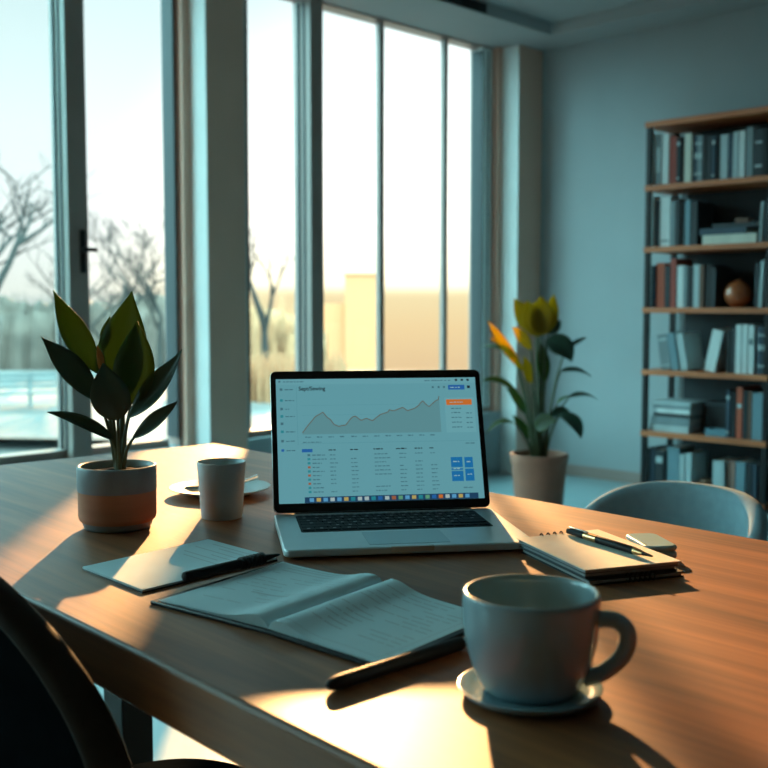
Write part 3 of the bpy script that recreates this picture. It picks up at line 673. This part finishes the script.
FY = 5.0
fr_ = Vector((onY(539, 480, FY).x, FY, 0))
fp = thing('floor_plant', 'tall leafy floor plant in a brown clay pot by the corner column', 'potted plant', fr_)
PT = .365
pb = B(); pb.lathe([(0, .002), (.092, 0), (.1, .004), (.108, .06), (.128, PT - .05), (.132, PT - .048), (.137, PT - .004), (.135, PT), (.128, PT), (.124, PT - .03), (.121, PT - .05), (0, PT - .05)], 56)
pb.build('pot', M['potbrown'], fp, sharp=40)
sb_ = B().grid(soil_fn(.1225, PT - .035), 40, 6); bmesh.ops.remove_doubles(sb_.bm, verts=sb_.bm.verts[:], dist=1e-6); sb_.build('soil', M['soil'], fp)
def fpx(x, y, dY=0): return onY(x, y, FY + dY) - fr_
fcrown = Vector((0, 0, PT - .04))
FV = [((536, 334), (514, 298), 20, 'leafy', .03, .06, (-.3, -1, .2), (0, 0, 0)), ((540, 336), (541, 296), 30, 'leafy', -.02, -.02, (0, -1, .1), (0, 0, 0)),
      ((543, 335), (554, 294), 18, 'leafy', .02, .05, (.3, -1, .2), (.01, 0, 0)), ((538, 337), (527, 300), 24, 'leafy', .0, .0, (-.1, -1, .1), (0, 0, 0)),
      ((531, 350), (512, 327), 12, 'leafy', -.05, -.12, (-.3, -1, .3), (0, 0, .02)), ((524, 372), (488, 321), 12, 'leafy', .0, -.05, (.5, -1, .2), (-.03, 0, .02)),
      ((515, 356), (489, 338), 9, 'leafy', .03, .05, (.3, -.8, .6), (0, 0, .02)), ((513, 354), (480, 347), 8, 'leaf', .06, .15, (0, -.6, 1), (0, 0, .03)),
      ((519, 396), (482, 381), 12, 'leaf', -.05, -.1, (.2, -.6, 1), (0, 0, .06)), ((546, 340), (572, 362), 26, 'leafd', -.03, -.08, (.4, -1, .3), (.02, 0, .03)),
      ((548, 334), (561, 320), 12, 'leafd', .05, .1, (.2, -1, .3), (0, 0, 0)), ((566, 349), (587, 337), 5, 'leafd', .1, .2, (.2, -.8, .6), (0, 0, .01)),
      ((560, 372), (592, 377), 9, 'leafd', .0, .05, (.1, -.6, 1), (0, 0, .04)), ((557, 404), (573, 395), 11, 'leaf', .12, .18, (.1, .2, 1), (0, 0, .01)),
      ((568, 398), (598, 400), 9, 'leafd', .05, .15, (.1, -.5, 1), (0, 0, .04)), ((560, 414), (581, 439), 17, 'leafd', -.05, -.12, (.4, -.9, .5), (.03, 0, .03)),
      ((551, 416), (572, 418), 13, 'leafd', .0, .0, (.3, -.9, .5), (.0, 0, .04)), ((535, 428), (556, 420), 20, 'leaf', -.10, -.16, (0, -1, .6), (0, 0, .01)),
      ((515, 424), (486, 434), 9, 'leaf', -.05, -.1, (-.1, -.5, 1), (0, 0, .06)), ((526, 414), (506, 388), 11, 'leaf', -.08, -.2, (.4, -1, .3), (0, 0, .02)),
      ((531, 384), (524, 356), 12, 'leafy', -.02, -.02, (.3, -1, .2), (0, 0, 0)), ((545, 382), (540, 342), 14, 'leaf', -.03, 0, (.0, -1, .2), (0, 0, 0)),
      ((530, 440), (512, 415), 10, 'leaf', .05, .1, (.4, -1, .3), (0, 0, .02))]
for bs, tp_, wpx, mk, d0, d1, nr, bow in FV:
    bp, tpp = fpx(*bs, d0), fpx(*tp_, d1)
    lf = leaf('leaf', bp, tpp, wpx * FY / FPX, nr, M[mk], fp, bow, .3, (.9, .75), 12)
    s0 = fcrown + Vector((max(-.03, min(.03, bp.x * .3)), d0 * .3, 0)); md = s0.lerp(bp, .6); md.x *= .55
    pts = [s0 * (1 - t) ** 2 + md * 2 * t * (1 - t) + bp * t * t for t in [i / 8 for i in range(9)]]
    B().tube(pts, [.008 - .0005 * i for i in range(9)], 8).build('stalk', M['stem'], lf)
B().tube([fcrown, fcrown + Vector((0, 0, .25)), fpx(541, 345)], [.017, .013, .008], 10).build('stem', M['stem'], fp)

# ---------------------------------------------------------------- bookcase
BC = Matrix.Translation((*room_inv(-.185, -1.308), 0)) @ Matrix.Rotation(RA, 4, 'Z')   # local -x is the front, +y the left end
bc = thing('bookcase', 'tall black framed bookcase with oak shelves against the wall', 'bookcase'); bc.matrix_world = BC
HX, HY = .155, .362
for x in (-HX + .014, HX - .014):
    for y in (HY - .014, -HY + .014):
        B().box((x - .014, y - .014, 0), (x + .014, y + .014, 2.026)).build('post', M['blackmetal'], bc, bevel=.002)
B().box((-HX - .004, -HY - .008, 2.026), (HX, HY + .008, 2.056)).build('top_board', M['shelfwood'], bc, bevel=.002)
SZ = [1.700, 1.3668, 1.0362, .6950, .3560, .030]
for z in SZ: B().box((-HX + .0285 - .034, -HY + .002, z - .016), (HX - .004, HY + .004, z + .013)).build('shelf_board', M['shelfwood'], bc, bevel=.002)
B().box((HX - .008, -HY + .02, .02), (HX + .002, HY - .085, 2.026)).build('back_panel', mat('back_panel_charcoal', (.022, .03, .036), .7, noise=.1), bc)
BCi = BC.inverted()
def bk(x, y=300):           # picture column on the plane just behind the shelf fronts -> local y
    d = ray(x, y); o = BCi @ Vector((0, 0, CZ)); dd = BCi.to_3x3() @ d
    k = (-HX + .03 - o.x) / dd.x; p = o + dd * k; return p.y, p.z
BCOL = dict(white=(.66, .70, .70), cream=(.60, .58, .50), pale=(.42, .50, .52), gray=(.20, .25, .27), teal=(.16, .27, .32), dark=(.022, .03, .038), black=(.010, .012, .015), red=(.36, .055, .035), rust=(.50, .09, .04), brown=(.16, .075, .05), navy=(.03, .055, .085), pink=(.36, .19, .15), blue=(.10, .22, .28))
WORD = dict(white='white', cream='cream', pale='pale grey', gray='grey', teal='blue grey', dark='charcoal', black='black', red='dark red', rust='rust red', brown='brown', navy='navy', pink='dusty pink', blue='steel blue')
BM = {k: mat('book_' + k, c, .6, noise=.12, scale=12, stretch=(1, 1, .3)) for k, c in BCOL.items()}
BM['page'] = mat('book_pages', (.5, .5, .46), .85, noise=.1, scale=40)
ORD = ['first', 'second', 'third', 'fourth', 'fifth', 'sixth', 'seventh', 'eighth', 'ninth', 'tenth', 'eleventh', 'twelfth', 'thirteenth', 'fourteenth']
SN = ['top shelf', 'second shelf', 'third shelf', 'fourth shelf', 'fifth shelf', 'lowest shelf']
def book(shelf, idx, y0, y1, h, color, depth=.20, lean=0, label=None, band=None, xoff=0):
    th = abs(y0 - y1); z = SZ[shelf] + .0132
    o = thing('book', label or f'upright {WORD[color]} book, {ORD[idx]} from the left on the {SN[shelf]} of the bookcase', 'book', (0, 0, 0), 0, f'books on the {SN[shelf]}')
    yc = (y0 + y1) / 2
    Mx = BC @ Matrix.Translation((-HX + .022 + xoff, yc, z))
    if lean:    # lean > 0: top moves to the left (+y)
        piv = -th / 2 if lean < 0 else th / 2
        Mx = Mx @ Matrix.Translation((0, piv, 0)) @ Matrix.Rotation(-lean, 4, 'X') @ Matrix.Translation((0, -piv, 0))
    o.matrix_world = Mx
    t = th / 2 - .0006; cv = min(.0025, t * .3)
    c = B(); c.box((0, -t, 0), (cv, t, h)); c.box((0, t - cv, 0), (depth, t, h)); c.box((0, -t, 0), (depth, -t + cv, h))
    if band:
        c.mi = 1
        for a, bb in band: c.box((-.0006, -t * .8, h * a), (.0002, t * .8, h * bb))
    c.build('cover', [BM[color], BM['gray' if color in ('white', 'pale', 'cream') else 'pale']], o)
    B().box((cv, -t + cv, .003), (depth - .005, t - cv, h - .003)).build('pages', BM['page'], o)
    return o
def row(shelf, items, org, k, y=None):
    """items: (x0, x1, top, colour, lean, band) in a close-up with origin org and scale k"""
    last = 9
    for i, it in enumerate(items):
        x0, x1, top, colr = it[:4]; ln = it[4] if len(it) > 4 else 0; bd = it[5] if len(it) > 5 else None
        X0, X1, Y = org[0] + x0 / k, org[0] + x1 / k, org[1] + top / k
        ya, yb = bk(X0, Y)[0], bk(X1, Y)[0]; h = bk((X0 + X1) / 2, Y)[1] - SZ[shelf] - .0132
        ya = min(ya, HY - .03); ya = min(ya, last); last = yb
        book(shelf, i, ya, yb, max(.12, h), colr, random.uniform(.17, .22), ln, None, bd, random.uniform(0, .012))
L3 = [(.15, .2), (.5, .62), (.8, .84)]; L1 = [(.25, .75)]; L2 = [(.1, .13), (.82, .9)]
row(0, [(60, 96, 268, 'white'), (97, 134, 272, 'gray', 0, L1), (135, 178, 265, 'white'), (180, 199, 275, 'red'), (200, 222, 278, 'red'), (226, 248, 285, 'dark', 0, L2), (249, 270, 280, 'black'), (272, 316, 260, 'cream'), (320, 346, 270, 'navy', 0, L3), (347, 378, 272, 'gray', 0, L3)], (640, 90), 6)
RORD = ['first', 'second', 'third', 'fourth', 'fifth', 'sixth', 'seventh', 'eighth', 'ninth', 'tenth', 'eleventh', 'twelfth']
def rrow(shelf, items, org, k, off=0):       # counted from the right end of the shelf
    n = len(items)
    for i, it in enumerate(items):
        x0, x1, top, colr = it[:4]; ln = it[4] if len(it) > 4 else 0; bd = it[5] if len(it) > 5 else None
        X0, X1, Y = org[0] + x0 / k, org[0] + x1 / k, org[1] + top / k
        ya, yb = bk(X0, Y)[0], bk(X1, Y)[0]; h = bk((X0 + X1) / 2, Y)[1] - SZ[shelf] - .0132
        yb = max(yb, -HY + .03)
        if ya - yb < .006: print('SKIP', shelf, i); continue
        book(shelf, 0, ya, yb, max(.12, h), colr, random.uniform(.17, .21), ln, f'upright {WORD[colr]} book, {RORD[n - 1 - i + off]} from the right on the {SN[shelf]} of the bookcase', bd, random.uniform(0, .012))
rrow(0, [(382, 405, 272, 'black'), (406, 432, 275, 'dark'), (436, 458, 278, 'navy', 0, L2), (459, 482, 276, 'black'), (485, 530, 268, 'pale'), (533, 562, 268, 'navy'), (564, 596, 250, 'pale'), (598, 636, 245, 'white')], (640, 90), 6, 3)
def at_end(shelf, items, org, k, names):
    for it, nm in zip(items, names):
        x0, x1, top, colr = it[:4]; ln = it[4] if len(it) > 4 else 0; bd = it[5] if len(it) > 5 else None
        X0, X1, Y = org[0] + x0 / k, org[0] + x1 / k, org[1] + top / k
        ya, yb = bk(X0, Y)[0], bk(X1, Y)[0]; h = bk((X0 + X1) / 2, Y)[1] - SZ[shelf] - .0132
        book(shelf, 0, ya, max(yb, -HY + .03), max(.12, h), colr, random.uniform(.17, .21), ln, nm, bd, random.uniform(0, .012))
at_end(0, [(641, 684, 222, 'gray'), (687, 742, 232, 'dark', 0, [(.2, .25), (.7, .74)]), (744, 768, 235, 'black')], (640, 90), 6,
       ['tall grey book right of the white pair on the top shelf', 'thick charcoal book with pale marks near the right end of the top shelf', 'black book at the very right of the top shelf'])
# second shelf
row(1, [(52, 88, 0 - 80, 'white'), (90, 118, -60, 'dark'), (120, 182, -78, 'white', 0, [(.1, .14)]), (186, 216, -55, 'gray'), (218, 244, -62, 'dark'), (246, 264, -50, 'black'), (272, 306, -60, 'teal'), (308, 345, -52, 'dark')], (640, 210), 6)
def flat(shelf, z, ya, yb, th, color, label, depth=.17, tag_col=None, xo=.0, name='book', grp=None, rz=0):
    """a book lying flat between local y ya (left) and yb"""
    o = thing(name, label, 'book' if name == 'book' else 'box', (0, 0, 0), 0, grp or f'books on the {SN[shelf]}')
    o.matrix_world = BC @ Matrix.Translation((-HX + .025 + xo, (ya + yb) / 2, z)) @ Matrix.Rotation(rz, 4, 'Z')
    w_ = (ya - yb) / 2; cv = min(.0025, th * .2)
    c = B(); c.box((0, -w_, 0), (depth, w_, cv)); c.box((0, -w_, th - cv), (depth, w_, th)); c.box((0, -w_, 0), (cv, w_, th)); c.build('cover', BM[color], o, bevel=.0008)
    B().box((cv, -w_ + .003, cv), (depth - .004, w_ - .003, th - cv)).build('pages', BM['page'], o)
    return z + th + .0004
def yl(x, y, k, org): return bk(org[0] + x / k, org[1] + y / k)[0]
O6 = (640, 210)
z = SZ[1] + .0132
z = flat(1, z, yl(378, 165, 6, O6), yl(700, 165, 6, O6), .050, 'cream', 'thick cream book lying flat at the bottom of the pile on the second shelf')
z = flat(1, z, yl(360, 100, 6, O6), yl(640, 100, 6, O6), .034, 'navy', 'navy book lying flat on the cream book on the second shelf')
z = flat(1, z, yl(430, 80, 6, O6), yl(700, 80, 6, O6), .022, 'dark', 'charcoal book lying flat on top of the navy book on the second shelf', xo=.012)
bx = thing('wooden_box', 'small brown wooden box on top of the flat books on the second shelf', 'box'); bx.matrix_world = BC @ Matrix.Translation((-HX + .07, yl(605, 50, 6, O6), z))
B().box((-.03, -.035, 0), (.03, .035, .016)).build('box_body', BM['brown'], bx, bevel=.002); B().box((-.031, -.036, .0164), (.031, .036, .024)).build('lid', BM['brown'], bx, bevel=.002)
at_end(1, [(720, 736, -50, 'pale', -.03), (752, 768, -72, 'dark')], O6, 6, ['pale leaning book at the right end of the second shelf', 'charcoal book at the very right of the second shelf'])
# third shelf
row(2, [(47, 70, 335, 'dark'), (71, 96, 332, 'navy'), (98, 148, 318, 'rust'), (150, 182, 335, 'dark'), (184, 218, 292, 'red'), (221, 262, 332, 'white'), (264, 290, 335, 'gray'), (292, 320, 338, 'dark'), (323, 360, 328, 'pale'), (362, 388, 330, 'brown'), (391, 430, 332, 'black'), (432, 458, 345, 'dark')], O6, 6)
br = thing('round_vase', 'round glossy brown vase on the third shelf', 'vase'); br.matrix_world = BC @ Matrix.Translation((-HX + .105, yl(548, 490, 6, O6), SZ[2] + .0132))
rb = .072; prf = [(0, .001), (.022, 0), (.024, .003)] + [(rb * math.sin(a), rb * .98 - rb * math.cos(a)) for a in [R(22 + i * 8) for i in range(18)]] + [(.020, rb * 1.93), (.018, rb * 1.99), (.014, rb * 1.99), (.013, rb * 1.9), (.03, rb * 1.7), (0, rb * 1.5)]
B().lathe(prf, 40).build('vase_body', mat('vase_brown_glaze', (.42, .11, .04), .25, noise=.2, scale=20, coat=.4), br, sharp=60)
B().tube([(0, 0, rb * 1.95), (.006, -.004, rb * 2.12), (.020, -.012, rb * 2.2)], [.004, .003, .002], 8).build('stopper_stem', BM['brown'], br)
at_end(2, [(690, 716, 320, 'dark'), (716, 738, 305, 'pale', -.04), (748, 768, 310, 'dark')], O6, 6, ['charcoal book left of the pale leaning book on the third shelf', 'slim pale book leaning near the right end of the third shelf', 'charcoal book at the very right of the third shelf'])
# fourth shelf
O7 = (640, 310)
at_end(3, [(132, 190, 150, 'gray', .16, L2), (196, 240, 140, 'teal', .17), (246, 292, 142, 'pale', .18)], O7, 6, ['grey book leaning left, leftmost on the fourth shelf', 'blue grey book leaning between two others at the left of the fourth shelf', 'pale grey book leaning on the blue grey one on the fourth shelf'])
sph = thing('ornament_ball', 'pale round ornament beside the leaning book on the fourth shelf', 'ornament'); sph.matrix_world = BC @ Matrix.Translation((-HX + .255, yl(364, 260, 6, O7), SZ[3] + .0132))
B().lathe([(0, 0), (.025, 0), (.026, .006), (.012, .012), (.011, .036), (0, .036)], 28).build('stand', M['blackmetal'], sph); B().sphere((0, 0, .072), .040, 32, 18).build('ball', mat('ornament_pale', (.50, .58, .58), .5, noise=.05), sph)
at_end(3, [(390, 455, 122, 'white', -.21)], O7, 6, ['thick white book leaning right beside the round ornament on the fourth shelf'])
rrow(3, [(525, 545, 120, 'black'), (547, 575, 118, 'dark'), (578, 614, 88, 'white'), (616, 650, 86, 'white'), (652, 688, 92, 'white', 0, [(.6, .72)]), (706, 736, 98, 'navy', 0, L3), (738, 768, 100, 'dark', 0, L3)], O7, 6)
# fifth shelf
z = SZ[4] + .0132
for a, c, th, cl_, lb in ((62, 296, .038, 'pale', 'pale book lying flat at the bottom of the pile on the fifth shelf'), (68, 300, .046, 'gray', 'thick grey book second from the bottom of the pile on the fifth shelf'), (85, 290, .018, 'black', 'thin black book in the middle of the pile on the fifth shelf'),
                         (105, 304, .026, 'white', 'white book lying second from the top of the pile on the fifth shelf'), (80, 300, .016, 'gray', 'thin grey book just under the top of the pile on the fifth shelf'), (82, 306, .024, 'pale', 'pale book on top of the pile on the fifth shelf')):
    z = flat(4, z, yl(a, 600, 6, O7), yl(c, 600, 6, O7), th, cl_, lb, .19)
z0 = SZ[4] + .0132
bx = thing('storage_box', 'black storage box behind the pile on the fifth shelf', 'box'); bx.matrix_world = BC @ Matrix.Translation((-HX + .20, yl(400, 600, 6, O7) , z0))
B().box((-.06, -.075, 0), (.07, .075, .15)).build('box_body', BM['black'], bx, bevel=.003); B().box((-.062, -.077, .1504), (.072, .077, .172)).build('lid', BM['dark'], bx, bevel=.003)
tr = thing('small_tray', 'small blue grey tray in front of the black box on the fifth shelf', 'tray'); tr.matrix_world = BC @ Matrix.Translation((-HX + .07, yl(452, 710, 6, O7), z0))
t_ = B(); t_.box((-.04, -.058, 0), (.04, .058, .006)); t_.box((-.04, -.058, .006), (-.034, .058, .038)); t_.box((.034, -.058, .006), (.04, .058, .038)); t_.box((-.034, .052, .006), (.034, .058, .038)); t_.box((-.034, -.058, .006), (.034, -.052, .038)); t_.build('tray_body', BM['blue'], tr)
rrow(4, [(522, 546, 485, 'navy', 0, L2), (548, 574, 490, 'dark'), (580, 616, 465, 'rust', 0, [(.6, .68)]), (622, 646, 482, 'dark'), (648, 672, 485, 'brown'), (678, 746, 498, 'teal')], O7, 6)
# lowest shelf
O8 = (640, 400)
row(5, [(42, 66, 285, 'dark'), (68, 92, 290, 'navy'), (94, 146, 300, 'dark', 0, [(.68, .84)]), (150, 158, 300, 'black'), (160, 236, 285, 'teal'), (240, 272, 325, 'pale'), (274, 312, 318, 'pale')], O8, 6)
vb = thing('small_bowl', 'small brown pot in the dark middle of the lowest shelf', 'bowl'); vb.matrix_world = BC @ Matrix.Translation((-HX + .09, yl(362, 470, 6, O8), SZ[5] + .0132))
B().lathe([(0, 0), (.025, 0), (.036, .02), (.038, .05), (.030, .08), (.026, .085), (.023, .083), (.03, .05), (0, .01)], 32).build('bowl_body', mat('bowl_brown', (.22, .11, .06), .5, noise=.2), vb)
rrow(5, [(440, 510, 366, 'pale'), (524, 546, 372, 'brown'), (547, 572, 366, 'pink'), (578, 636, 372, 'teal'), (642, 672, 380, 'dark'), (676, 706, 385, 'navy'), (710, 748, 390, 'dark')], O8, 6)

# ---------------------------------------------------------------- chairs
def shell(name, c, rad, th, a0, a1, z0, ztop, m, parent, flare=0.0, n=40, nv=14, fac=math.pi / 2):
    """curved backrest in plan: inner radius rad, thickness th; ztop(k) gives the top for k in -1..1"""
    rings = []
    for i in range(n + 1):
        k = -1 + 2 * i / n; a = fac + R(a0 + (a1 - a0) * i / n); zt = ztop(k); ring = []; half = th / 2
        pts = [(-half, z0)] + [(-half + .0 * j, z0 + (zt - half - z0) * j / nv) for j in range(1, nv + 1)]
        pts += [(half * math.sin(-math.pi / 2 + math.pi * j / 8), zt - half + half * math.cos(-math.pi / 2 + math.pi * j / 8)) for j in range(1, 8)]
        pts += [(half, z0 + (zt - half - z0) * (nv - j) / nv) for j in range(0, nv + 1)]
        for dr, z in pts:
            r = rad + dr + flare * max(0, (z - z0)) ; ring.append((c[0] + r * math.cos(a), c[1] + r * math.sin(a), z))
        rings.append(ring)
    return B().loft(rings).build(name, m, parent, sharp=60)
# far chair: faces the table from the far side
fc_ = thing('dining_chair', 'blue grey upholstered tub chair on the far side of the table', 'chair', (0, 0, 0), TA)
CU, CN = -1.175, 1.72
shell('backrest', (CU, CN), .185, .034, -86, 86, .40, lambda k: .697 - .10 * abs(k) ** 3.2 - (.10 * max(0, abs(k) - .86) / .14 if abs(k) > .86 else 0), M['chair'], fc_, .06)
s_ = B(); s_.lathe([(0, .36), (.17, .36), (.195, .375), (.20, .41), (.185, .435), (.12, .445), (0, .447)], 48, (CU, CN - .01, 0)); s_.build('seat', M['chair'], fc_, sharp=60)
for sx, sy in ((1, 1), (1, -1), (-1, 1), (-1, -1)):
    B().tube([(CU + sx * .11, CN + sy * .11, .37), (CU + sx * .18, CN + sy * .18, 0)], [.014, .009], 12).build('leg', M['chairlegs'], fc_)
# near chair: dark round back towards the viewer
nc = thing('dining_chair', 'dark leather chair with round back in the left foreground', 'chair', (0, 0, 0), TA)
CU2, HW, ZC, HV = -1.09, .283, .607, .232
def back_pt(u, z): return (u, .372 + .10 * ((u - CU2) / HW) ** 2 * .6 + .0 * z - .10 * (z - .58), z)
def ring_at(s, p=2.15, n=64):
    o = []
    for i in range(n):
        a = 2 * math.pi * i / n; ca, sa = math.cos(a), math.sin(a)
        x = math.copysign(abs(ca) ** (2 / p), ca) * (HW * s); z = math.copysign(abs(sa) ** (2 / p), sa) * (HV * s if sa > 0 else .20 * s)
        o.append((CU2 + x, ZC + z))
    return o
TB = .036
def loop(s, off): return [(back_pt(u, z)[0], back_pt(u, z)[1] + off, z) for u, z in ring_at(s)]
nb_ = B(); nb_.loft([loop(.02, -TB / 2 - .004), loop(.5, -TB / 2 - .004), loop(.90, -TB / 2), loop(.945, -TB / 2 + .001)], True, False)
nb_.loft([loop(.945, TB / 2 - .001), loop(.90, TB / 2), loop(.5, TB / 2), loop(.02, TB / 2)], False, True); 
bko = nb_.build('backrest', M['darkchair'], nc, sharp=60)
rm = B(); rm.loft([loop(.94, -TB / 2 + .001), loop(.965, -TB / 2 - .001), loop(.99, -TB / 2 + .006), loop(1.0, 0), loop(.99, TB / 2 - .006), loop(.965, TB / 2 + .001), loop(.94, TB / 2 - .001)], False, False); rm.build('rim', M['rimchair'], bko, sharp=70)
def seatring(s, z): return [(CU2 + .245 * s * math.copysign(abs(math.cos(a)) ** .7, math.cos(a)), .62 + .215 * s * math.copysign(abs(math.sin(a)) ** .7, math.sin(a)), z) for a in [2 * math.pi * i / 48 for i in range(48)]]
B().loft([seatring(.9, .365), seatring(.98, .375), seatring(1, .395), seatring(.98, .415), seatring(.9, .425), seatring(.5, .430), seatring(.02, .431)]).build('seat', M['darkchair'], nc, sharp=60)
for sx, sy in ((1, 1), (1, -1), (-1, 1), (-1, -1)):
    B().tube([(CU2 + sx * .17, .62 + sy * .14, .375), (CU2 + sx * .21, .62 + sy * .18, 0)], [.015, .010], 12).build('leg', M['chairlegs'], nc)
for sx in (-1, 1):
    B().tube([(CU2 + sx * .16, .44, .38), (CU2 + sx * .16, .395, .44), (CU2 + sx * .155, .385, .52)], .012, 10).build('back_support', M['chairlegs'], nc)

# ---------------------------------------------------------------- outside
GZ = -1.6
M['snow'] = mat('snowy_ground', (.060, .048, .045), .8, noise=.3, scale=.5, col2=(.17, .14, .13))
M['path'] = mat('grey_path', (.085, .075, .072), .8, noise=.1, scale=2)
M['bark'] = mat('bare_bark', (.036, .028, .025), .9, noise=.2, scale=10)
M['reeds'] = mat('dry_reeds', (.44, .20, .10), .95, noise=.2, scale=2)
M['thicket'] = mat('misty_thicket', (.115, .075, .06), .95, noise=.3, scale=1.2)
gr = B(); gr.grid(lambda u, v: (-70 + 110 * u, 3.0 + 41 * v, GZ + .12 * math.sin(u * 31) * math.cos(v * 17)), 60, 40)
tag(gr.build('snowy_ground', M['snow']), 'snowy ground outside the windows', 'ground', kind='structure')
pt = B(); pt.grid(lambda u, v: (-30 + 30 * u, 19 + 4.5 * v + 1.5 * math.sin(u * 3), GZ + .15), 30, 4)
tag(pt.build('path', M['path']), 'grey path across the snow outside', 'path', kind='structure')
def tree(base, h, label, seed, spread=.55, depth=5, lean=(0, 0)):
    rr = random.Random(seed); base = Vector(base)
    tr_ = thing('bare_tree', label, 'tree', base, 0, 'bare trees outside')
    tb, bb = B(), B()
    def grow(p, d, L, r, lev):
        n = 4; pts = [p]; rad = [r]; q = p; dd = d
        for i in range(n):
            dd = (dd + Vector((rr.uniform(-.14, .14), rr.uniform(-.14, .14), rr.uniform(-.02, .10)))).normalized(); q = q + dd * (L / n); pts.append(q); rad.append(r * (1 - .45 * (i + 1) / n))
        (tb if lev == 0 else bb).tube(pts, rad, 8 if lev < 2 else 5, lev == 0 or lev >= depth)
        if lev >= depth: return
        k = 4 if lev == 0 else rr.choice((2, 3, 3))
        for j in range(k):
            a = rr.uniform(0, 2 * math.pi); sp_ = rr.uniform(.5, 1.15) * spread
            e = Vector((math.cos(a), math.sin(a), 0)); nd = (dd + e * sp_ * 1.3).normalized()
            pos = rr.choice(pts[2:]) if j and lev else pts[-1] if j == 0 else pts[rr.randint(2, n)]
            grow(pos, nd, L * rr.uniform(.58, .8), max(.008, r * rr.uniform(.42, .6)), lev + 1)
    grow(Vector((0, 0, -.1)), Vector((lean[0], lean[1], 1)).normalized(), h * .33, h * .022, 0)
    tb.build('trunk', M['bark'], tr_, sharp=70); bb.build('branches', M['bark'], tr_, sharp=70)
def og(px, Y): return (ray(px, 384).x / ray(px, 384).y * Y, Y, GZ)
tree(og(122, 34), 7.0, 'bare tree behind the small plant, seen through the left window', 11, .75, 6)
tree(og(-26, 22), 8.0, 'bare tree at the left edge of the picture outside', 4, .9, 5, (.25, 0))
tree(og(268, 37), 7.4, 'slim bare tree seen just left of the wide window bar', 21, .45, 5)
tree(og(160, 44), 7.0, 'distant bare tree at the right side of the left window', 33, .6, 5)
tree(og(60, 41), 6.0, 'distant bare tree partly behind the left window bar', 35, .6, 5)
# misty thicket of shrubs along the field
th_ = B(); rr = random.Random(2)
for row_ in range(3):
    n = 150; fr0, bk0 = [], []
    for i in range(n + 1):
        px = -760 + 1085 * i / n; Y = 46 + row_ * 2.6 + rr.uniform(-.5, .5); c = og(px, Y)
        hh = (2.4 + .22 * row_ + .35 * math.sin(i * .23 + row_ * 2) + .2 * math.sin(i * .61 + row_) + rr.uniform(-.22, .22)) * (1 if i < n - 8 else .45 + .07 * (n - i))
        fr0.append((Vector((c[0], c[1], GZ - .3)), Vector((c[0], c[1] + .3, GZ + hh * .55)), Vector((c[0], c[1] + .8, GZ + hh))))
    for a_, b2 in zip(fr0, fr0[1:]):
        off = Vector((0, 1.4, -.25)); p0 = [th_.bm.verts.new(v) for v in (*a_, a_[2] + off, a_[0] + Vector((0, 2.4, 0)))]; p1 = [th_.bm.verts.new(v) for v in (*b2, b2[2] + off, b2[0] + Vector((0, 2.4, 0)))]
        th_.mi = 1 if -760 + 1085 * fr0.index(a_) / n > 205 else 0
        for k in range(4): th_.face([p0[k], p1[k], p1[k + 1], p0[k + 1]])
    for i in range(260):
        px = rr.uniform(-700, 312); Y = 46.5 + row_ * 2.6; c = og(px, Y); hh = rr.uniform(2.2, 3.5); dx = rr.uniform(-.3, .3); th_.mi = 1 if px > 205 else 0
        th_.tube([(c[0], c[1], GZ), (c[0] + dx * .4, c[1], GZ + hh * .6), (c[0] + dx, c[1], GZ + hh)], [.05, .03, .01], 5)
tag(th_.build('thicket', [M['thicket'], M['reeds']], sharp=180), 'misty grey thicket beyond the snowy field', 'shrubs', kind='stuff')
rd = B(); rr = random.Random(8)
for i in range(700):
    px = rr.uniform(178, 345); Y = rr.uniform(29, 33); c = og(px, Y); hh = rr.uniform(.7, 1.35); dx = rr.uniform(-.15, .15)
    rd.tube([(c[0], c[1], GZ - .1), (c[0] + dx * .4, c[1], GZ + hh * .6), (c[0] + dx, c[1] - .05, GZ + hh)], [.05, .035, .008], 4)
tag(rd.build('reeds', M['reeds']), 'dry tan reeds in the snow outside the middle window', 'reeds', kind='stuff')
# building in the haze right of the wide window bar
bl = thing('building', 'low flat roofed building in the sunrise haze right of the wide window bar', 'building', og(370, 75)); bl.location.z = GZ - 2.5
M['bwall'] = mat('hazy_render_wall', (.80, .27, .12), .9, noise=.05)
B().box((-1.75, 0, 0), (.9, 6, 7.3)).build('wall', M['bwall'], bl); B().box((-3.6, .5, 0), (-1.75, 6, 5.3)).build('annex', M['bwall'], bl); B().box((-8, 1.0, 0), (-3.6, 6, 4.4)).build('wing', M['bwall'], bl)
B().box((-1.85, -.1, 7.3), (.95, 6.1, 7.42)).build('roof', M['bwall'], bl)

# park bench and rail outside the left window
bn = thing('park_bench', 'dark slatted bench in the snow outside the left window', 'bench', og(30, 27), R(20))
M['bench'] = mat('bench_wood', (.16, .17, .17), .8, noise=.2)
for i in range(3): B().box((-.9, -.25 + i * .16, .43), (.9, -.13 + i * .16, .47)).build('seat_slat', M['bench'], bn)
for i in range(3): B().box((-.9, .26, .55 + i * .14), (.9, .30, .65 + i * .14)).build('back_slat', M['bench'], bn)
for x in (-.8, 0, .8):
    l_ = B(); l_.box((x - .04, -.24, 0), (x + .04, -.18, .43)); l_.box((x - .04, .20, 0), (x + .04, .31, .95)); l_.box((x - .04, -.24, .38), (x + .04, .26, .43)); l_.build('leg', M['bench'], bn)
